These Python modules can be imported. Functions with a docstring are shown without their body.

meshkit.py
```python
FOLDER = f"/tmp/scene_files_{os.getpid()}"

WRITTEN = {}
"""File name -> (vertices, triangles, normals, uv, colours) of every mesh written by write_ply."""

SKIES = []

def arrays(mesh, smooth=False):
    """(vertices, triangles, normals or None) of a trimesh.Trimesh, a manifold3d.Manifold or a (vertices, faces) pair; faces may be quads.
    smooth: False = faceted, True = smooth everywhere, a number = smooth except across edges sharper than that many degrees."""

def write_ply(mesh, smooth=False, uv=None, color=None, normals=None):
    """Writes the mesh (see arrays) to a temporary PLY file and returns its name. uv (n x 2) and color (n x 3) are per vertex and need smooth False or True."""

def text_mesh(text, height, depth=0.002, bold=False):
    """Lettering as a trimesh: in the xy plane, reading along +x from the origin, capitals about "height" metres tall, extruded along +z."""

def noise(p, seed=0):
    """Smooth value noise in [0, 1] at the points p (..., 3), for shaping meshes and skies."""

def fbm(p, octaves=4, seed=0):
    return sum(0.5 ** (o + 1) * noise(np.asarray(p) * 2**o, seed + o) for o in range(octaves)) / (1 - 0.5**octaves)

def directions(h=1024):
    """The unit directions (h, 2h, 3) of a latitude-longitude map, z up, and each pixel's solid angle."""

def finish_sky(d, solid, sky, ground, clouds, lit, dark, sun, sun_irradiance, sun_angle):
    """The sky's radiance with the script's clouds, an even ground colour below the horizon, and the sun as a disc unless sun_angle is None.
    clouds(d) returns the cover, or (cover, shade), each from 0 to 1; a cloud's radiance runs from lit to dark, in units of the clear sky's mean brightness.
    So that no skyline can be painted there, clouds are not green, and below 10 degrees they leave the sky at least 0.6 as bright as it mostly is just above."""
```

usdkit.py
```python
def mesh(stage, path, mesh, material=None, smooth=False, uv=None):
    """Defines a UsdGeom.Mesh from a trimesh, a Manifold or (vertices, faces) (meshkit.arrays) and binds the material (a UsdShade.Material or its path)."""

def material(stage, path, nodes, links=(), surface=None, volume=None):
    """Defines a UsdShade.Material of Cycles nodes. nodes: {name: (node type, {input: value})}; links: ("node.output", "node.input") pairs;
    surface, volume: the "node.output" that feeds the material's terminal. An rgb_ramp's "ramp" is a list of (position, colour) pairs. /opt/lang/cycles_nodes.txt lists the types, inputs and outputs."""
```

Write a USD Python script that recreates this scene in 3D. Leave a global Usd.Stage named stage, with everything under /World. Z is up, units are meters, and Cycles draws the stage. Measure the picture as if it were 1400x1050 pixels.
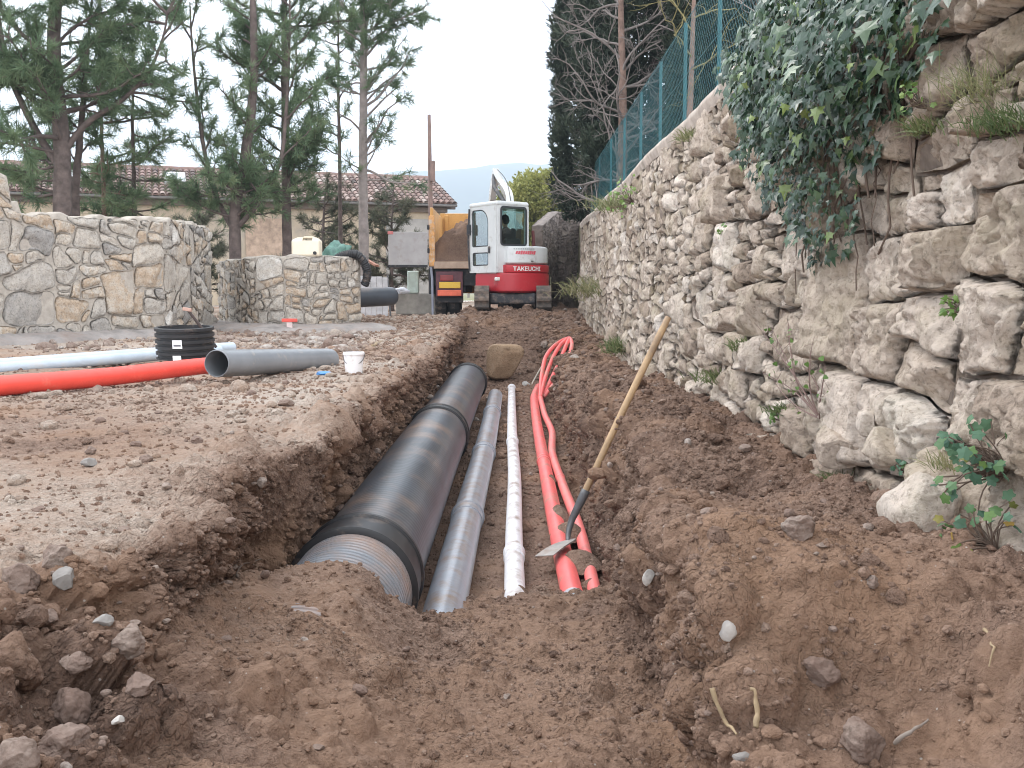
import math, random
import numpy as np
import trimesh, manifold3d
from scipy.spatial import cKDTree, Delaunay
from scipy.ndimage import gaussian_filter1d
from pxr import Usd, UsdGeom, UsdShade, UsdLux, Sdf, Gf, Vt
import usdkit, meshkit

rng = np.random.default_rng(7)
stage = Usd.Stage.CreateInMemory()
UsdGeom.SetStageUpAxis(stage, UsdGeom.Tokens.z)
UsdGeom.SetStageMetersPerUnit(stage, 1.0)
UsdGeom.Xform.Define(stage, '/World')
UsdGeom.Scope.Define(stage, '/World/Looks')

# ------------------------------------------------------------------ camera, sky, sun, exposure
EYE = np.array([0.0, 0.0, 0.62])
PITCH = math.atan(125 / 1400)
cam = UsdGeom.Camera.Define(stage, '/World/camera')
cam.AddTranslateOp().Set(Gf.Vec3d(*EYE))
cam.AddRotateXOp().Set(90 - math.degrees(PITCH))
cam.CreateHorizontalApertureAttr(36.0)
cam.CreateVerticalApertureAttr(27.0)
cam.CreateFocalLengthAttr(36.0)
cam.CreateClippingRangeAttr(Gf.Vec2f(0.05, 8000))
cam.CreateExposureAttr(0.7)

SUN_EL, SUN_AZ = math.radians(52), math.radians(-62)     # azimuth = atan2(x, y) of the direction towards the sun
SKY = usdkit.material(stage, '/World/Looks/sky_look', {
    'sky': ('sky_texture', {'sky_type': 'single_scattering', 'sun_disc': False, 'sun_elevation': SUN_EL, 'sun_rotation': SUN_AZ}),
    'tc': ('texture_coordinate', {}),
    'nz': ('noise_texture', {'scale': 2.2, 'detail': 5.0, 'roughness': 0.55}),
    'cl': ('rgb_ramp', {'ramp': [(0.3, (17.5, 18.0, 18.8)), (0.7, (22.0, 22.2, 22.4))]}),
    'mx': ('mix', {'fac': 0.9}),
    'bg': ('background_shader', {'strength': 0.09})},
    [('tc.generated', 'nz.vector'), ('nz.fac', 'cl.fac'), ('sky.color', 'mx.color1'), ('cl.color', 'mx.color2'), ('mx.color', 'bg.color')], surface='bg.background')
dome = UsdLux.DomeLight.Define(stage, '/World/sky')
UsdShade.MaterialBindingAPI.Apply(dome.GetPrim()).Bind(SKY)
dome.GetPrim().SetCustomDataByKey('kind', 'structure')
sun = UsdLux.DistantLight.Define(stage, '/World/sun')
sun.CreateIntensityAttr(0.4); sun.CreateAngleAttr(25.0); sun.CreateNormalizeAttr(True); sun.CreateColorAttr(Gf.Vec3f(1, 0.97, 0.93))
sun.AddRotateXYZOp().Set(Gf.Vec3f(90 - math.degrees(SUN_EL), 0, 180 - math.degrees(SUN_AZ)))

# ------------------------------------------------------------------ helpers
_names = {}
def uniq(parent, name):
    k = (parent, name); n = _names.get(k, -1) + 1; _names[k] = n
    return f'{parent}/{name}' if n == 0 else f'{parent}/{name}_{n:03d}'

def describe(prim, label=None, cat=None, group=None, kind=None):
    for k, v in (('label', label), ('category', cat), ('group', group), ('kind', kind)):
        if v: prim.SetCustomDataByKey(k, v)

ORIGIN = {}
class Node:
    def __init__(self, path, origin): self.path, self.o = path, origin

def thing(name, loc, label, cat, group=None, rotz=0.0):
    p = uniq('/World', name)
    x = UsdGeom.Xform.Define(stage, p)
    x.AddTranslateOp().Set(Gf.Vec3d(*map(float, loc)))
    if rotz: x.AddRotateZOp().Set(math.degrees(rotz))
    describe(x.GetPrim(), label, cat, group)
    return Node(p, np.asarray(loc, float) if not rotz else np.zeros(3))

def put(parent, name, V, F, mat, smooth=True, tone=None, label=None, cat=None, group=None, kind=None, prim=None):
    """One Mesh prim. parent: a Node (V in world coordinates, stored relative to it) or None for /World."""
    base = parent.path if parent is not None else '/World'
    p = uniq(base, name)
    V = np.asarray(V, float) - (parent.o if parent is not None else 0)
    F = np.asarray(F, int)
    if F.shape[1] == 4: F = np.vstack([F[:, [0, 1, 2]], F[:, [0, 2, 3]]])
    dat = dict(prim or {})
    if tone is not None: dat['tone'] = np.broadcast_to(np.asarray(tone, float), (len(V),))
    if smooth not in (True, False, None) and dat: smooth = True
    m = usdkit.mesh(stage, p, trimesh.Trimesh(V, F, process=False), mat, smooth=smooth)
    for k, a in dat.items():
        UsdGeom.PrimvarsAPI(m).CreatePrimvar(k, Sdf.ValueTypeNames.FloatArray, 'vertex').Set(Vt.FloatArray.FromNumpy(np.ascontiguousarray(a, np.float32)))
    describe(m.GetPrim(), label, cat, group, kind)
    return Node(p, parent.o if parent is not None else np.zeros(3))

class MB:
    """Collects pieces into one mesh."""
    def __init__(self): self.V, self.F, self.T, self.n = [], [], [], 0
    def add(self, V, F, tone=0.5):
        V, F = np.asarray(V, float), np.asarray(F, int)
        if F.shape[1] == 4: F = np.vstack([F[:, [0, 1, 2]], F[:, [0, 2, 3]]])
        self.V.append(V); self.F.append(F + self.n); self.T.append(np.broadcast_to(np.asarray(tone, float), (len(V),))); self.n += len(V)
        return self
    def tm(self, m, tone=0.5): return self.add(m.vertices, m.faces, tone)
    def get(self): return np.vstack(self.V), np.vstack(self.F)
    def tone(self): return np.concatenate(self.T)

def man(m):
    q = m.to_mesh(); return np.array(q.vert_properties[:, :3]), np.array(q.tri_verts)

def rbox(x0, x1, y0, y1, z0, z1, r=0.02, seg=8):
    """A box with rounded edges."""
    r = min(r, (x1 - x0) / 2.01, (y1 - y0) / 2.01, (z1 - z0) / 2.01)
    s = manifold3d.Manifold.sphere(r, seg)
    pts = [s.translate((a, b, c)) for a in (x0 + r, x1 - r) for b in (y0 + r, y1 - r) for c in (z0 + r, z1 - r)]
    return man(manifold3d.Manifold.batch_hull(pts))

def bar(a, b, w, h=None, r=0.0):
    """A box of section w x h from a to b."""
    a, b = np.asarray(a, float), np.asarray(b, float); h = h or w
    d = b - a; L = np.linalg.norm(d); d /= L
    up = np.array([0, 0, 1.0]) if abs(d[2]) < .95 else np.array([0, 1.0, 0])
    s = np.cross(d, up); s /= np.linalg.norm(s); u = np.cross(s, d)
    V, F = rbox(-w / 2, w / 2, 0, L, -h / 2, h / 2, r or min(w, h) * .12, 8)
    return a + V[:, :1] * s + V[:, 1:2] * d + V[:, 2:] * u, F

def frames(P):
    P = np.asarray(P, float)
    T = np.gradient(P, axis=0); T /= np.linalg.norm(T, axis=1, keepdims=True) + 1e-12
    u = np.cross(T[0], [0.13, 0.2, 1.0]); u /= np.linalg.norm(u)
    U = np.zeros_like(P)
    for i in range(len(P)):
        u = u - T[i] * (u @ T[i]); u /= np.linalg.norm(u) + 1e-12; U[i] = u
    return T, U, np.cross(T, U)

def tube(P, R, n=12, caps=True, inner=None):
    """A tube through the points P with radii R (a closed shell when inner radii are given)."""
    P = np.asarray(P, float); R = np.broadcast_to(np.asarray(R, float), (len(P),))
    T, U, W = frames(P)
    a = np.arange(n) * 2 * np.pi / n
    ring = np.cos(a)[None, :, None] * U[:, None] + np.sin(a)[None, :, None] * W[:, None]
    V = (P[:, None] + ring * R[:, None, None]).reshape(-1, 3)
    i = np.arange(len(P) - 1)[:, None] * n; j = np.arange(n)[None]; k = (j + 1) % n
    F = np.stack([i + j, i + k, i + n + k, i + n + j], -1).reshape(-1, 4)
    F = np.vstack([F[:, [0, 1, 2]], F[:, [0, 2, 3]]])
    m = len(P) * n
    if inner is not None:
        Ri = np.broadcast_to(np.asarray(inner, float), (len(P),))
        V2 = (P[:, None] + ring * Ri[:, None, None]).reshape(-1, 3)
        F2 = F[:, ::-1] + m
        e0 = np.stack([j[0], k[0], k[0] + m, j[0] + m], -1)[:, ::-1]; b = (len(P) - 1) * n
        e1 = np.stack([j[0] + b, k[0] + b, k[0] + m + b, j[0] + m + b], -1)
        E = np.vstack([e0, e1]); E = np.vstack([E[:, [0, 1, 2]], E[:, [0, 2, 3]]])
        return np.vstack([V, V2]), np.vstack([F, F2, E])
    if caps:
        V = np.vstack([V, P[0], P[-1]])
        F = np.vstack([F, np.stack([k[0], j[0], np.full(n, m)], -1), np.stack([j[0] + m - n, k[0] + m - n, np.full(n, m + 1)], -1)])
    return V, F

def smooth_path(pts, n):
    from scipy.interpolate import CubicSpline, PchipInterpolator
    pts = np.asarray(pts, float); t = np.r_[0, np.cumsum(np.linalg.norm(np.diff(pts, axis=0), axis=1))]
    return PchipInterpolator(t, pts)(np.linspace(0, t[-1], n))

def px_dir(px, py):
    c, s = math.cos(PITCH), math.sin(PITCH)
    a, b = (px - 700) / 1400, -(py - 525) / 1400
    return np.array([a, c + b * s, -s + b * c])
def at(px, py, Y):
    """The point at distance Y (metres along +y) that lies on the line of sight of a point of the photograph."""
    d = px_dir(px, py); return EYE + d * (Y / d[1])
def project(P):
    q = np.asarray(P) - EYE; c, s = math.cos(PITCH), math.sin(PITCH)
    f = q[:, 1] * c - q[:, 2] * s; u = q[:, 1] * s + q[:, 2] * c; f = np.where(f < .05, .05, f)
    return 700 + 1400 * q[:, 0] / f, 525 - 1400 * u / f, f
def rotz(V, a, c=(0, 0, 0)):
    V = np.asarray(V, float) - c; ca, sa = math.cos(a), math.sin(a)
    return np.stack([V[:, 0] * ca - V[:, 1] * sa, V[:, 0] * sa + V[:, 1] * ca, V[:, 2]], -1) + c
def sstep(a, b, x):
    t = np.clip((x - a) / (b - a), 0, 1); return t * t * (3 - 2 * t)
noise = meshkit.noise
def fbm(p, o=4, seed=0): return meshkit.fbm(p, o, seed)

def mat(name, color, rough=0.6, metal=0.0, vary=0.15, scale=6.0, bump=0.0, bscale=60.0, spec=0.5, dirt=None, dirt_amt=0.0, dirt_scale=3.0, top=False):
    """Plain procedural paint, plastic or metal: a base colour with uneven tone, optional dust and relief."""
    lo, hi = [tuple(np.clip(np.array(color) * k, 0, 1)) for k in (1 - vary, 1 + vary)]
    n = {'g': ('geometry', {}), 'nz': ('noise_texture', {'scale': scale, 'detail': 6.0, 'roughness': 0.6}),
         'rp': ('rgb_ramp', {'ramp': [(0.3, lo), (0.7, hi)]}),
         'p': ('principled_bsdf', {'roughness': rough, 'metallic': metal, 'specular_ior_level': spec})}
    l = [('g.position', 'nz.vector'), ('nz.fac', 'rp.fac')]
    out = 'rp.color'
    if dirt is not None:
        n['dn'] = ('noise_texture', {'scale': dirt_scale, 'detail': 8.0, 'roughness': 0.7})
        n['dr'] = ('rgb_ramp', {'ramp': [(0.62 - .3 * dirt_amt, (0, 0, 0)), (0.78 - .22 * dirt_amt, (1, 1, 1))]})
        n['dm'] = ('mix', {'color2': dirt})
        l += [('g.position', 'dn.vector'), ('dn.fac', 'dr.fac'), (out, 'dm.color1')]
        if top:
            n['sx'] = ('separate_xyz', {}); n['tz'] = ('rgb_ramp', {'ramp': [(0.45, (0, 0, 0)), (0.95, (1, 1, 1))]}); n['tm'] = ('math', {'math_type': 'multiply'})
            l += [('g.normal', 'sx.vector'), ('sx.z', 'tz.fac'), ('tz.color', 'tm.value1'), ('dr.color', 'tm.value2'), ('tm.value', 'dm.fac')]
        else: l += [('dr.color', 'dm.fac')]
        out = 'dm.color'
    l.append((out, 'p.base_color'))
    if bump:
        n['bn'] = ('noise_texture', {'scale': bscale, 'detail': 4.0})
        n['b'] = ('bump', {'strength': 1.0, 'distance': bump})
        l += [('g.position', 'bn.vector'), ('bn.fac', 'b.height'), ('b.normal', 'p.normal')]
    return usdkit.material(stage, '/World/Looks/' + name, n, l, surface='p.BSDF')

# ------------------------------------------------------------------ materials of the ground and the stones
SOIL = usdkit.material(stage, '/World/Looks/soil', {
    'g': ('geometry', {}), 'a': ('attribute', {'attribute': 'tone'}),
    'n1': ('noise_texture', {'scale': 2.3, 'detail': 8.0, 'roughness': 0.65}),
    'n2': ('noise_texture', {'scale': 38.0, 'detail': 6.0, 'roughness': 0.7}),
    'n3': ('noise_texture', {'scale': 150.0, 'detail': 4.0, 'roughness': 0.7}),
    'n5': ('noise_texture', {'scale': 1.6, 'detail': 4.0, 'roughness': 0.6}), 'wr': ('rgb_ramp', {'ramp': [(0.48, (0, 0, 0)), (0.66, (0.55, 0.55, 0.55))]}), 'wx': ('mix', {'color2': (0.27, 0.165, 0.105)}), 'aw': ('attribute', {'attribute': 'warm'}), 'wy': ('math', {'math_type': 'maximum'}),
    'mk': ('map_range', {'from_min': 0.38, 'from_max': 0.62, 'to_min': 1.15, 'to_max': 0.3, 'clamp': True}),
    's1': ('math', {'math_type': 'multiply_add', 'value2': 0.5, 'value3': -0.25}),
    's2': ('math', {'math_type': 'multiply_add', 'value2': 0.8, 'value3': -0.40}),
    'ad': ('math', {'math_type': 'add'}), 'ae': ('math', {'math_type': 'add'}),
    'rp': ('rgb_ramp', {'ramp': [(0.0, (0.075, 0.048, 0.038)), (0.3, (0.170, 0.109, 0.081)), (0.5, (0.252, 0.169, 0.127)), (0.75, (0.355, 0.270, 0.215)), (1.0, (0.44, 0.37, 0.315))]}),
    'vo': ('voronoi_texture', {'scale': 55.0, 'feature': 'f1'}),
    'vr': ('rgb_ramp', {'ramp': [(0.0, (1, 1, 1)), (0.13, (1, 1, 1)), (0.17, (0, 0, 0))]}),
    'vs': ('separate_color', {}), 'vt': ('math', {'math_type': 'greater_than', 'value2': 0.93}), 'vm': ('math', {'math_type': 'multiply'}),
    'st': ('mix', {'color2': (0.36, 0.31, 0.27)}), 'v2': ('voronoi_texture', {'scale': 120.0, 'feature': 'smooth_f1', 'smoothness': 0.3}), 'v3': ('voronoi_texture', {'scale': 48.0, 'feature': 'smooth_f1', 'smoothness': 0.3}),
    'b3': ('bump', {'invert': True, 'strength': 1.0, 'distance': 0.006}), 'b4': ('bump', {'invert': True, 'strength': 1.0, 'distance': 0.010}), 'wv': ('noise_texture', {'scale': 25.0, 'detail': 3.0}), 'wm': ('mix', {'mix_type': 'linear_light', 'fac': 0.03}),
    'b1': ('bump', {'strength': 1.0, 'distance': 0.012}), 'b2': ('bump', {'strength': 1.0, 'distance': 0.005}),
    'p': ('principled_bsdf', {'roughness': 0.95, 'specular_ior_level': 0.2, 'diffuse_roughness': 0.6})},
    [('g.position', 'n1.vector'), ('g.position', 'n2.vector'), ('g.position', 'n3.vector'), ('n1.fac', 's1.value1'), ('n2.fac', 's2.value1'),
     ('a.fac', 'ad.value1'), ('s1.value', 'ad.value2'), ('ad.value', 'ae.value1'), ('s2.value', 'ae.value2'), ('ae.value', 'rp.fac'), ('g.position', 'n5.vector'), ('n5.fac', 'wr.fac'), ('wr.color', 'wy.value1'), ('aw.fac', 'wy.value2'), ('wy.value', 'wx.fac'), ('rp.color', 'wx.color1'), ('n5.fac', 'mk.value'), ('mk.result', 'b3.strength'), ('mk.result', 'b4.strength'),
     ('g.position', 'vo.vector'), ('vo.distance', 'vr.fac'), ('vo.color', 'vs.color'), ('vs.r', 'vt.value1'), ('vt.value', 'vm.value1'), ('vr.color', 'vm.value2'),
     ('vm.value', 'st.fac'), ('wx.color', 'st.color1'), ('st.color', 'p.base_color'),
     ('n2.fac', 'b1.height'), ('n3.fac', 'b2.height'), ('b1.normal', 'b2.normal'), ('g.position', 'wv.vector'), ('g.position', 'wm.color1'), ('wv.color', 'wm.color2'), ('wm.color', 'v2.vector'), ('wm.color', 'v3.vector'), ('v2.distance', 'b3.height'), ('v3.distance', 'b4.height'), ('b2.normal', 'b3.normal'), ('b3.normal', 'b4.normal'), ('b4.normal', 'p.normal')], surface='p.BSDF')

def stone_mat(name, ramp, moss=0.0, rough=0.9, pit=0.006, streak=0.0, mossc=(0.175, 0.165, 0.055), moss_scale=2.2):
    """Stone whose colour follows each piece's tone, with blotches, pits and (for old walls) moss and lichen."""
    n = {'g': ('geometry', {}), 'a': ('attribute', {'attribute': 'tone'}),
         'n1': ('noise_texture', {'scale': 9.0, 'detail': 8.0, 'roughness': 0.68}),
         'n2': ('noise_texture', {'scale': 45.0, 'detail': 7.0, 'roughness': 0.7}),
         's1': ('math', {'math_type': 'multiply_add', 'value2': 0.75, 'value3': -0.375}),
         'ad': ('math', {'math_type': 'add'}),
         'rp': ('rgb_ramp', {'ramp': ramp}),
         'pt': ('rgb_ramp', {'ramp': [(0.32, (0.36, 0.34, 0.32)), (0.5, (1, 1, 1)), (1.0, (1, 1, 1))]}),
         'ml': ('mix', {'mix_type': 'multiply', 'fac': 0.8}),
         'n3': ('noise_texture', {'scale': moss_scale, 'detail': 9.0, 'roughness': 0.7}),
         'mp': ('mapping', {'scale': (1.0, 1.0, 0.16)}), 'n4': ('noise_texture', {'scale': 17.0, 'detail': 7.0, 'roughness': 0.7}),
         'sr': ('rgb_ramp', {'ramp': [(0.36, (0.42, 0.41, 0.41)), (0.54, (1, 1, 1))]}), 'sm': ('mix', {'mix_type': 'multiply', 'fac': streak}),
         'mr': ('rgb_ramp', {'ramp': [(0.50 - .1 * moss, (0, 0, 0)), (0.72 - .1 * moss, (1, 1, 1))]}),
         'mf': ('math', {'math_type': 'multiply', 'value2': moss}),
         'mm': ('mix', {'color2': mossc}),
         'b1': ('bump', {'strength': 1.0, 'distance': pit}), 'b0': ('bump', {'strength': 1.0, 'distance': pit * 2.2}),
         'p': ('principled_bsdf', {'roughness': rough, 'specular_ior_level': 0.25})}
    l = [('g.position', 'n1.vector'), ('g.position', 'n2.vector'), ('g.position', 'n3.vector'), ('n1.fac', 's1.value1'), ('a.fac', 'ad.value1'), ('s1.value', 'ad.value2'),
         ('ad.value', 'rp.fac'), ('n2.fac', 'pt.fac'), ('rp.color', 'ml.color1'), ('pt.color', 'ml.color2'), ('n3.fac', 'mr.fac'), ('mr.color', 'mf.value1'), ('mf.value', 'mm.fac'),
         ('g.position', 'mp.vector'), ('mp.vector', 'n4.vector'), ('n4.fac', 'sr.fac'), ('ml.color', 'sm.color1'), ('sr.color', 'sm.color2'), ('sm.color', 'mm.color1'), ('mm.color', 'p.base_color'), ('n1.fac', 'b0.height'), ('n2.fac', 'b1.height'), ('b0.normal', 'b1.normal'), ('b1.normal', 'p.normal')]
    return usdkit.material(stage, '/World/Looks/' + name, n, l, surface='p.BSDF')
OLD_STONE = stone_mat('old_wall_stone', [(0.0, (0.22, 0.165, 0.125)), (0.3, (0.37, 0.295, 0.236)), (0.55, (0.51, 0.425, 0.352)), (0.8, (0.60, 0.515, 0.445)), (1.0, (0.66, 0.59, 0.525))], moss=0.3, pit=0.012, streak=0.38)
FAR_STONE = stone_mat('far_wall_stone', [(0.0, (0.12, 0.098, 0.09)), (0.5, (0.21, 0.172, 0.155)), (1.0, (0.31, 0.265, 0.24))], moss=0.2, pit=0.01, streak=0.5)
FAR_BED = mat('far_wall_bed', (0.17, 0.142, 0.128), 0.95, vary=0.3, scale=6, bump=0.01, bscale=20)
NEW_STONE = stone_mat('new_wall_stone', [(0.0, (0.27, 0.255, 0.24)), (0.25, (0.38, 0.35, 0.315)), (0.5, (0.47, 0.42, 0.36)), (0.66, (0.42, 0.32, 0.23)), (0.8, (0.50, 0.45, 0.39)), (1.0, (0.57, 0.54, 0.50))], moss=0.2, pit=0.008, mossc=(0.26, 0.225, 0.19), streak=0.25)
ROCK = stone_mat('loose_rock', [(0.0, (0.13, 0.09, 0.073)), (0.4, (0.20, 0.145, 0.12)), (0.7, (0.28, 0.225, 0.19)), (1.0, (0.40, 0.37, 0.34))], moss=0.85, pit=0.006, mossc=(0.165, 0.112, 0.09), moss_scale=11.0)
MORTAR = mat('mortar', (0.36, 0.322, 0.28), 0.95, vary=0.2, scale=14, bump=0.006, bscale=40, spec=0.2)
JOINT_EARTH = mat('joint_earth', (0.185, 0.148, 0.122), 0.95, vary=0.35, scale=10, bump=0.012, bscale=30, spec=0.2)
# ------------------------------------------------------------------ the ground: one sheet with the trench, its banks and the backfill
ys = np.r_[np.linspace(-4, .68, 60), .7 * np.exp(np.arange(0, math.log(46 / .7), .0052))]
I = lambda x, *p: np.interp(x, p[0::2], p[1::2])
wob = lambda a, s, k: a * (noise(np.stack([ys * k, 0 * ys, 0 * ys + s], -1), 3) - .5) * 2
smoothy = lambda a: gaussian_filter1d(a, 9, mode='nearest')
zL = smoothy(I(ys, 0, 0, 6, 0, 8.5, -.05, 12, -.04, 17, .0, 20, .1, 25, .05, 46, .25))
zLfar = smoothy(I(ys, 0, .02, 8, .0, 12, .0, 18, .06, 30, .1, 46, .3))
xEL = smoothy(I(ys, -4, -1.3, .5, -1.3, 1.5, -1.22, 2.2, -1.12, 2.8, -.96, 4, -.93, 18, -.95)) + wob(.07, 1, 1.1) + wob(.05, 2, 3.1) + wob(.03, 9, 7.3)
xBL = smoothy(I(ys, -4, -.7, 1.8, -.72, 2.6, -.9, 3.3, -.98, 4, -1.01, 8, -.99, 13, -.95, 17, -.93)) + wob(.03, 3, 1.5)
xBR = smoothy(I(ys, -4, .42, 1.8, .46, 2.7, .49, 3.3, .48, 4, .48, 5, .53, 8, .54, 17, .54)) + wob(.03, 4, 1.6)
xER = smoothy(I(ys, -4, .7, 1.4, .56, 2.0, .46, 2.7, .43, 3.2, .47, 4.1, .57, 5.7, .65, 7.6, .69, 17, .70)) + wob(.05, 5, 1.0) + wob(.03, 6, 3.0) + wob(.02, 10, 7.0)
zER = smoothy(I(ys, -4, -.2, 1.3, -.16, 2, -.06, 2.7, -.05, 3.3, -.10, 4.1, -.11, 5.7, -.12, 7.6, -.12, 10, -.2, 12, -.28, 14, -.33, 15.5, -.28, 17.5, -.1, 19.5, .12, 24, .14, 46, .3))
zWB = smoothy(I(ys, -4, -.08, 2.8, -.08, 4, -.16, 5.6, -.12, 8.6, -.18, 11, -.25, 13.2, -.27, 16, -.18, 18, 0, 20, .08, 24, .15, 46, .35))
zFL = smoothy(I(ys, 0, -.94, 15.6, -.94, 17, -.84, 18, -.5, 19, -.08, 20, .15, 21, .22, 24, .2, 26, .1, 46, .25))
yt = ys
FL = smoothy(I(ys, -4, -.2, 1, -.2, 2, -.2, 2.6, -.22, 3.1, -.29, 3.7, -.44, 4.05, -.57, 4.3, -.85, 4.6, -1.1, 5, -1.3))
FC = smoothy(I(ys, -4, -.55, 1, -.47, 2.4, -.5, 3.2, -.60, 4.0, -.70, 4.5, -.765, 4.75, -.80, 5.0, -.86, 5.35, -1.0, 5.6, -1.3))
FR = smoothy(I(ys, -4, -.5, 1.3, -.42, 2.0, -.52, 2.4, -.58, 3.2, -.64, 4.0, -.66, 4.5, -.72, 4.9, -.82, 5.3, -.98, 5.6, -1.3))
PIPE_X, PIPE_R, PIPE_Z = -.695, .262, -.94 + .275

def fill(x, k):
    a = sstep(-.95, -.25, x); b = sstep(.15, .45, x)
    z = FL[k] * (1 - a) + FC[k] * a * (1 - b) + FR[k] * b
    ridge = np.exp(-((x - PIPE_X) / .27) ** 2) * (1 - sstep(3.72, 4.12, ys[k])) * sstep(1.4, 2.6, ys[k])
    top = PIPE_Z + PIPE_R + .035 - .115 * np.exp(-((ys[k] - 3.2) / .12) ** 2 - ((x - PIPE_X + .02) / .15) ** 2)
    z = z + ridge * np.maximum(top - z, 0)
    u = (x * .62 + ys[k] * .78); v = (x * .78 - ys[k] * .62)
    z = z + .05 * (noise(np.stack([u * 1.7, v * 6.5, 0 * u], -1), 17) - .5) * sstep(-.9, -.6, x) + .03 * (noise(np.stack([x * 5, ys[k] * 9 + 0 * x, 0 * x], -1), 18) - .5)
    return z

nA, nB, nC, nD, nE, nF, nG = 150, 200, 120, 170, 110, 130, 8
rows, zone = [], []
ta = np.linspace(0, 1, nA, endpoint=False)
for k, y in enumerate(ys):
    xa = -16 + 13 * (1 - (1 - ta) ** 1.9); za = zLfar[k] + (zL[k] - zLfar[k]) * sstep(-6, -2.5, xa)
    t = np.linspace(0, 1, nB, endpoint=False); xb = -3 + (xEL[k] + 3) * t; zb = zL[k] - .03 * sstep(.8, 1, t)
    fl = max(zFL[k], fill(xBL[k], k)); fr = max(zFL[k], fill(xBR[k], k))
    t = np.linspace(0, 1, nC, endpoint=False); xc = xEL[k] + (xBL[k] - xEL[k]) * t; zc = zL[k] - .03 + (fl - zL[k] + .03) * t
    t = np.linspace(0, 1, nD, endpoint=False); xd = xBL[k] + (xBR[k] - xBL[k]) * t; zd = np.maximum(zFL[k], fill(xd, k))
    t = np.linspace(0, 1, nE, endpoint=False); xe = xBR[k] + (xER[k] - xBR[k]) * t; ze = fr + (zER[k] - fr) * t ** .8
    t = np.linspace(0, 1, nF, endpoint=False); xf = xER[k] + (1.5 - xER[k]) * t
    lump = .09 * np.exp(-((y - 2.6) / .3) ** 2) * np.exp(-((t - .15) / .3) ** 2)
    bite = .27 * float(sstep(2.36, 2.14, y)); zf = zER[k] + (zWB[k] - zER[k]) * t ** 1.1 + lump - bite * (1 - sstep(.78, 1.1, xf))
    ze = ze - bite * np.linspace(0, 1, nE)
    xg = np.linspace(1.5, 2.6, nG); zg = np.full(nG, zWB[k])
    rows.append(np.stack([np.r_[xa, xb, xc, xd, xe, xf, xg], np.full(nA + nB + nC + nD + nE + nF + nG, y), np.r_[za, zb, zc, zd, ze, zf, zg]], -1))
G = np.stack(rows)
off = np.cumsum([0, nA, nB, nC, nD, nE, nF, nG])
sm = gaussian_filter1d(G[:, :, [0, 2]], 5, axis=1, mode='nearest'); w = np.ones(G.shape[1]); w[:nA] = 0; w[-nG - 3:] = 0
w = gaussian_filter1d(w, 5)[None, :, None]
G[:, :, [0, 2]] = G[:, :, [0, 2]] * (1 - w) + sm * w
# direction of relief: the smooth surface's normals
du = np.gradient(G, axis=1); dv = np.gradient(G, axis=0)
N = np.cross(du, dv); N /= np.linalg.norm(N, axis=2, keepdims=True) + 1e-12
nr, nc = G.shape[:2]
col = np.arange(nc)
Yg, Xg = G[:, :, 1], G[:, :, 0]
def zw(*v):  # one weight per zone, blended across columns
    a = np.concatenate([np.full(n, x) for n, x in zip((nA, nB, nC, nD, nE, nF, nG), v)]); return gaussian_filter1d(a.astype(float), 9)[None]
infill = (1 - sstep(4.9, 5.5, Yg))
rough = zw(.14, .2, 1.0, .3, 1.0, .85, .3) + infill * zw(0, 0, -.2, .42, -.1, 0, 0)
edge_rough = sstep(-1.5, -1.05, Xg) * (Xg < -.5); rough = np.maximum(rough, .95 * edge_rough * (1 - sstep(18, 21, Yg)))
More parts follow.
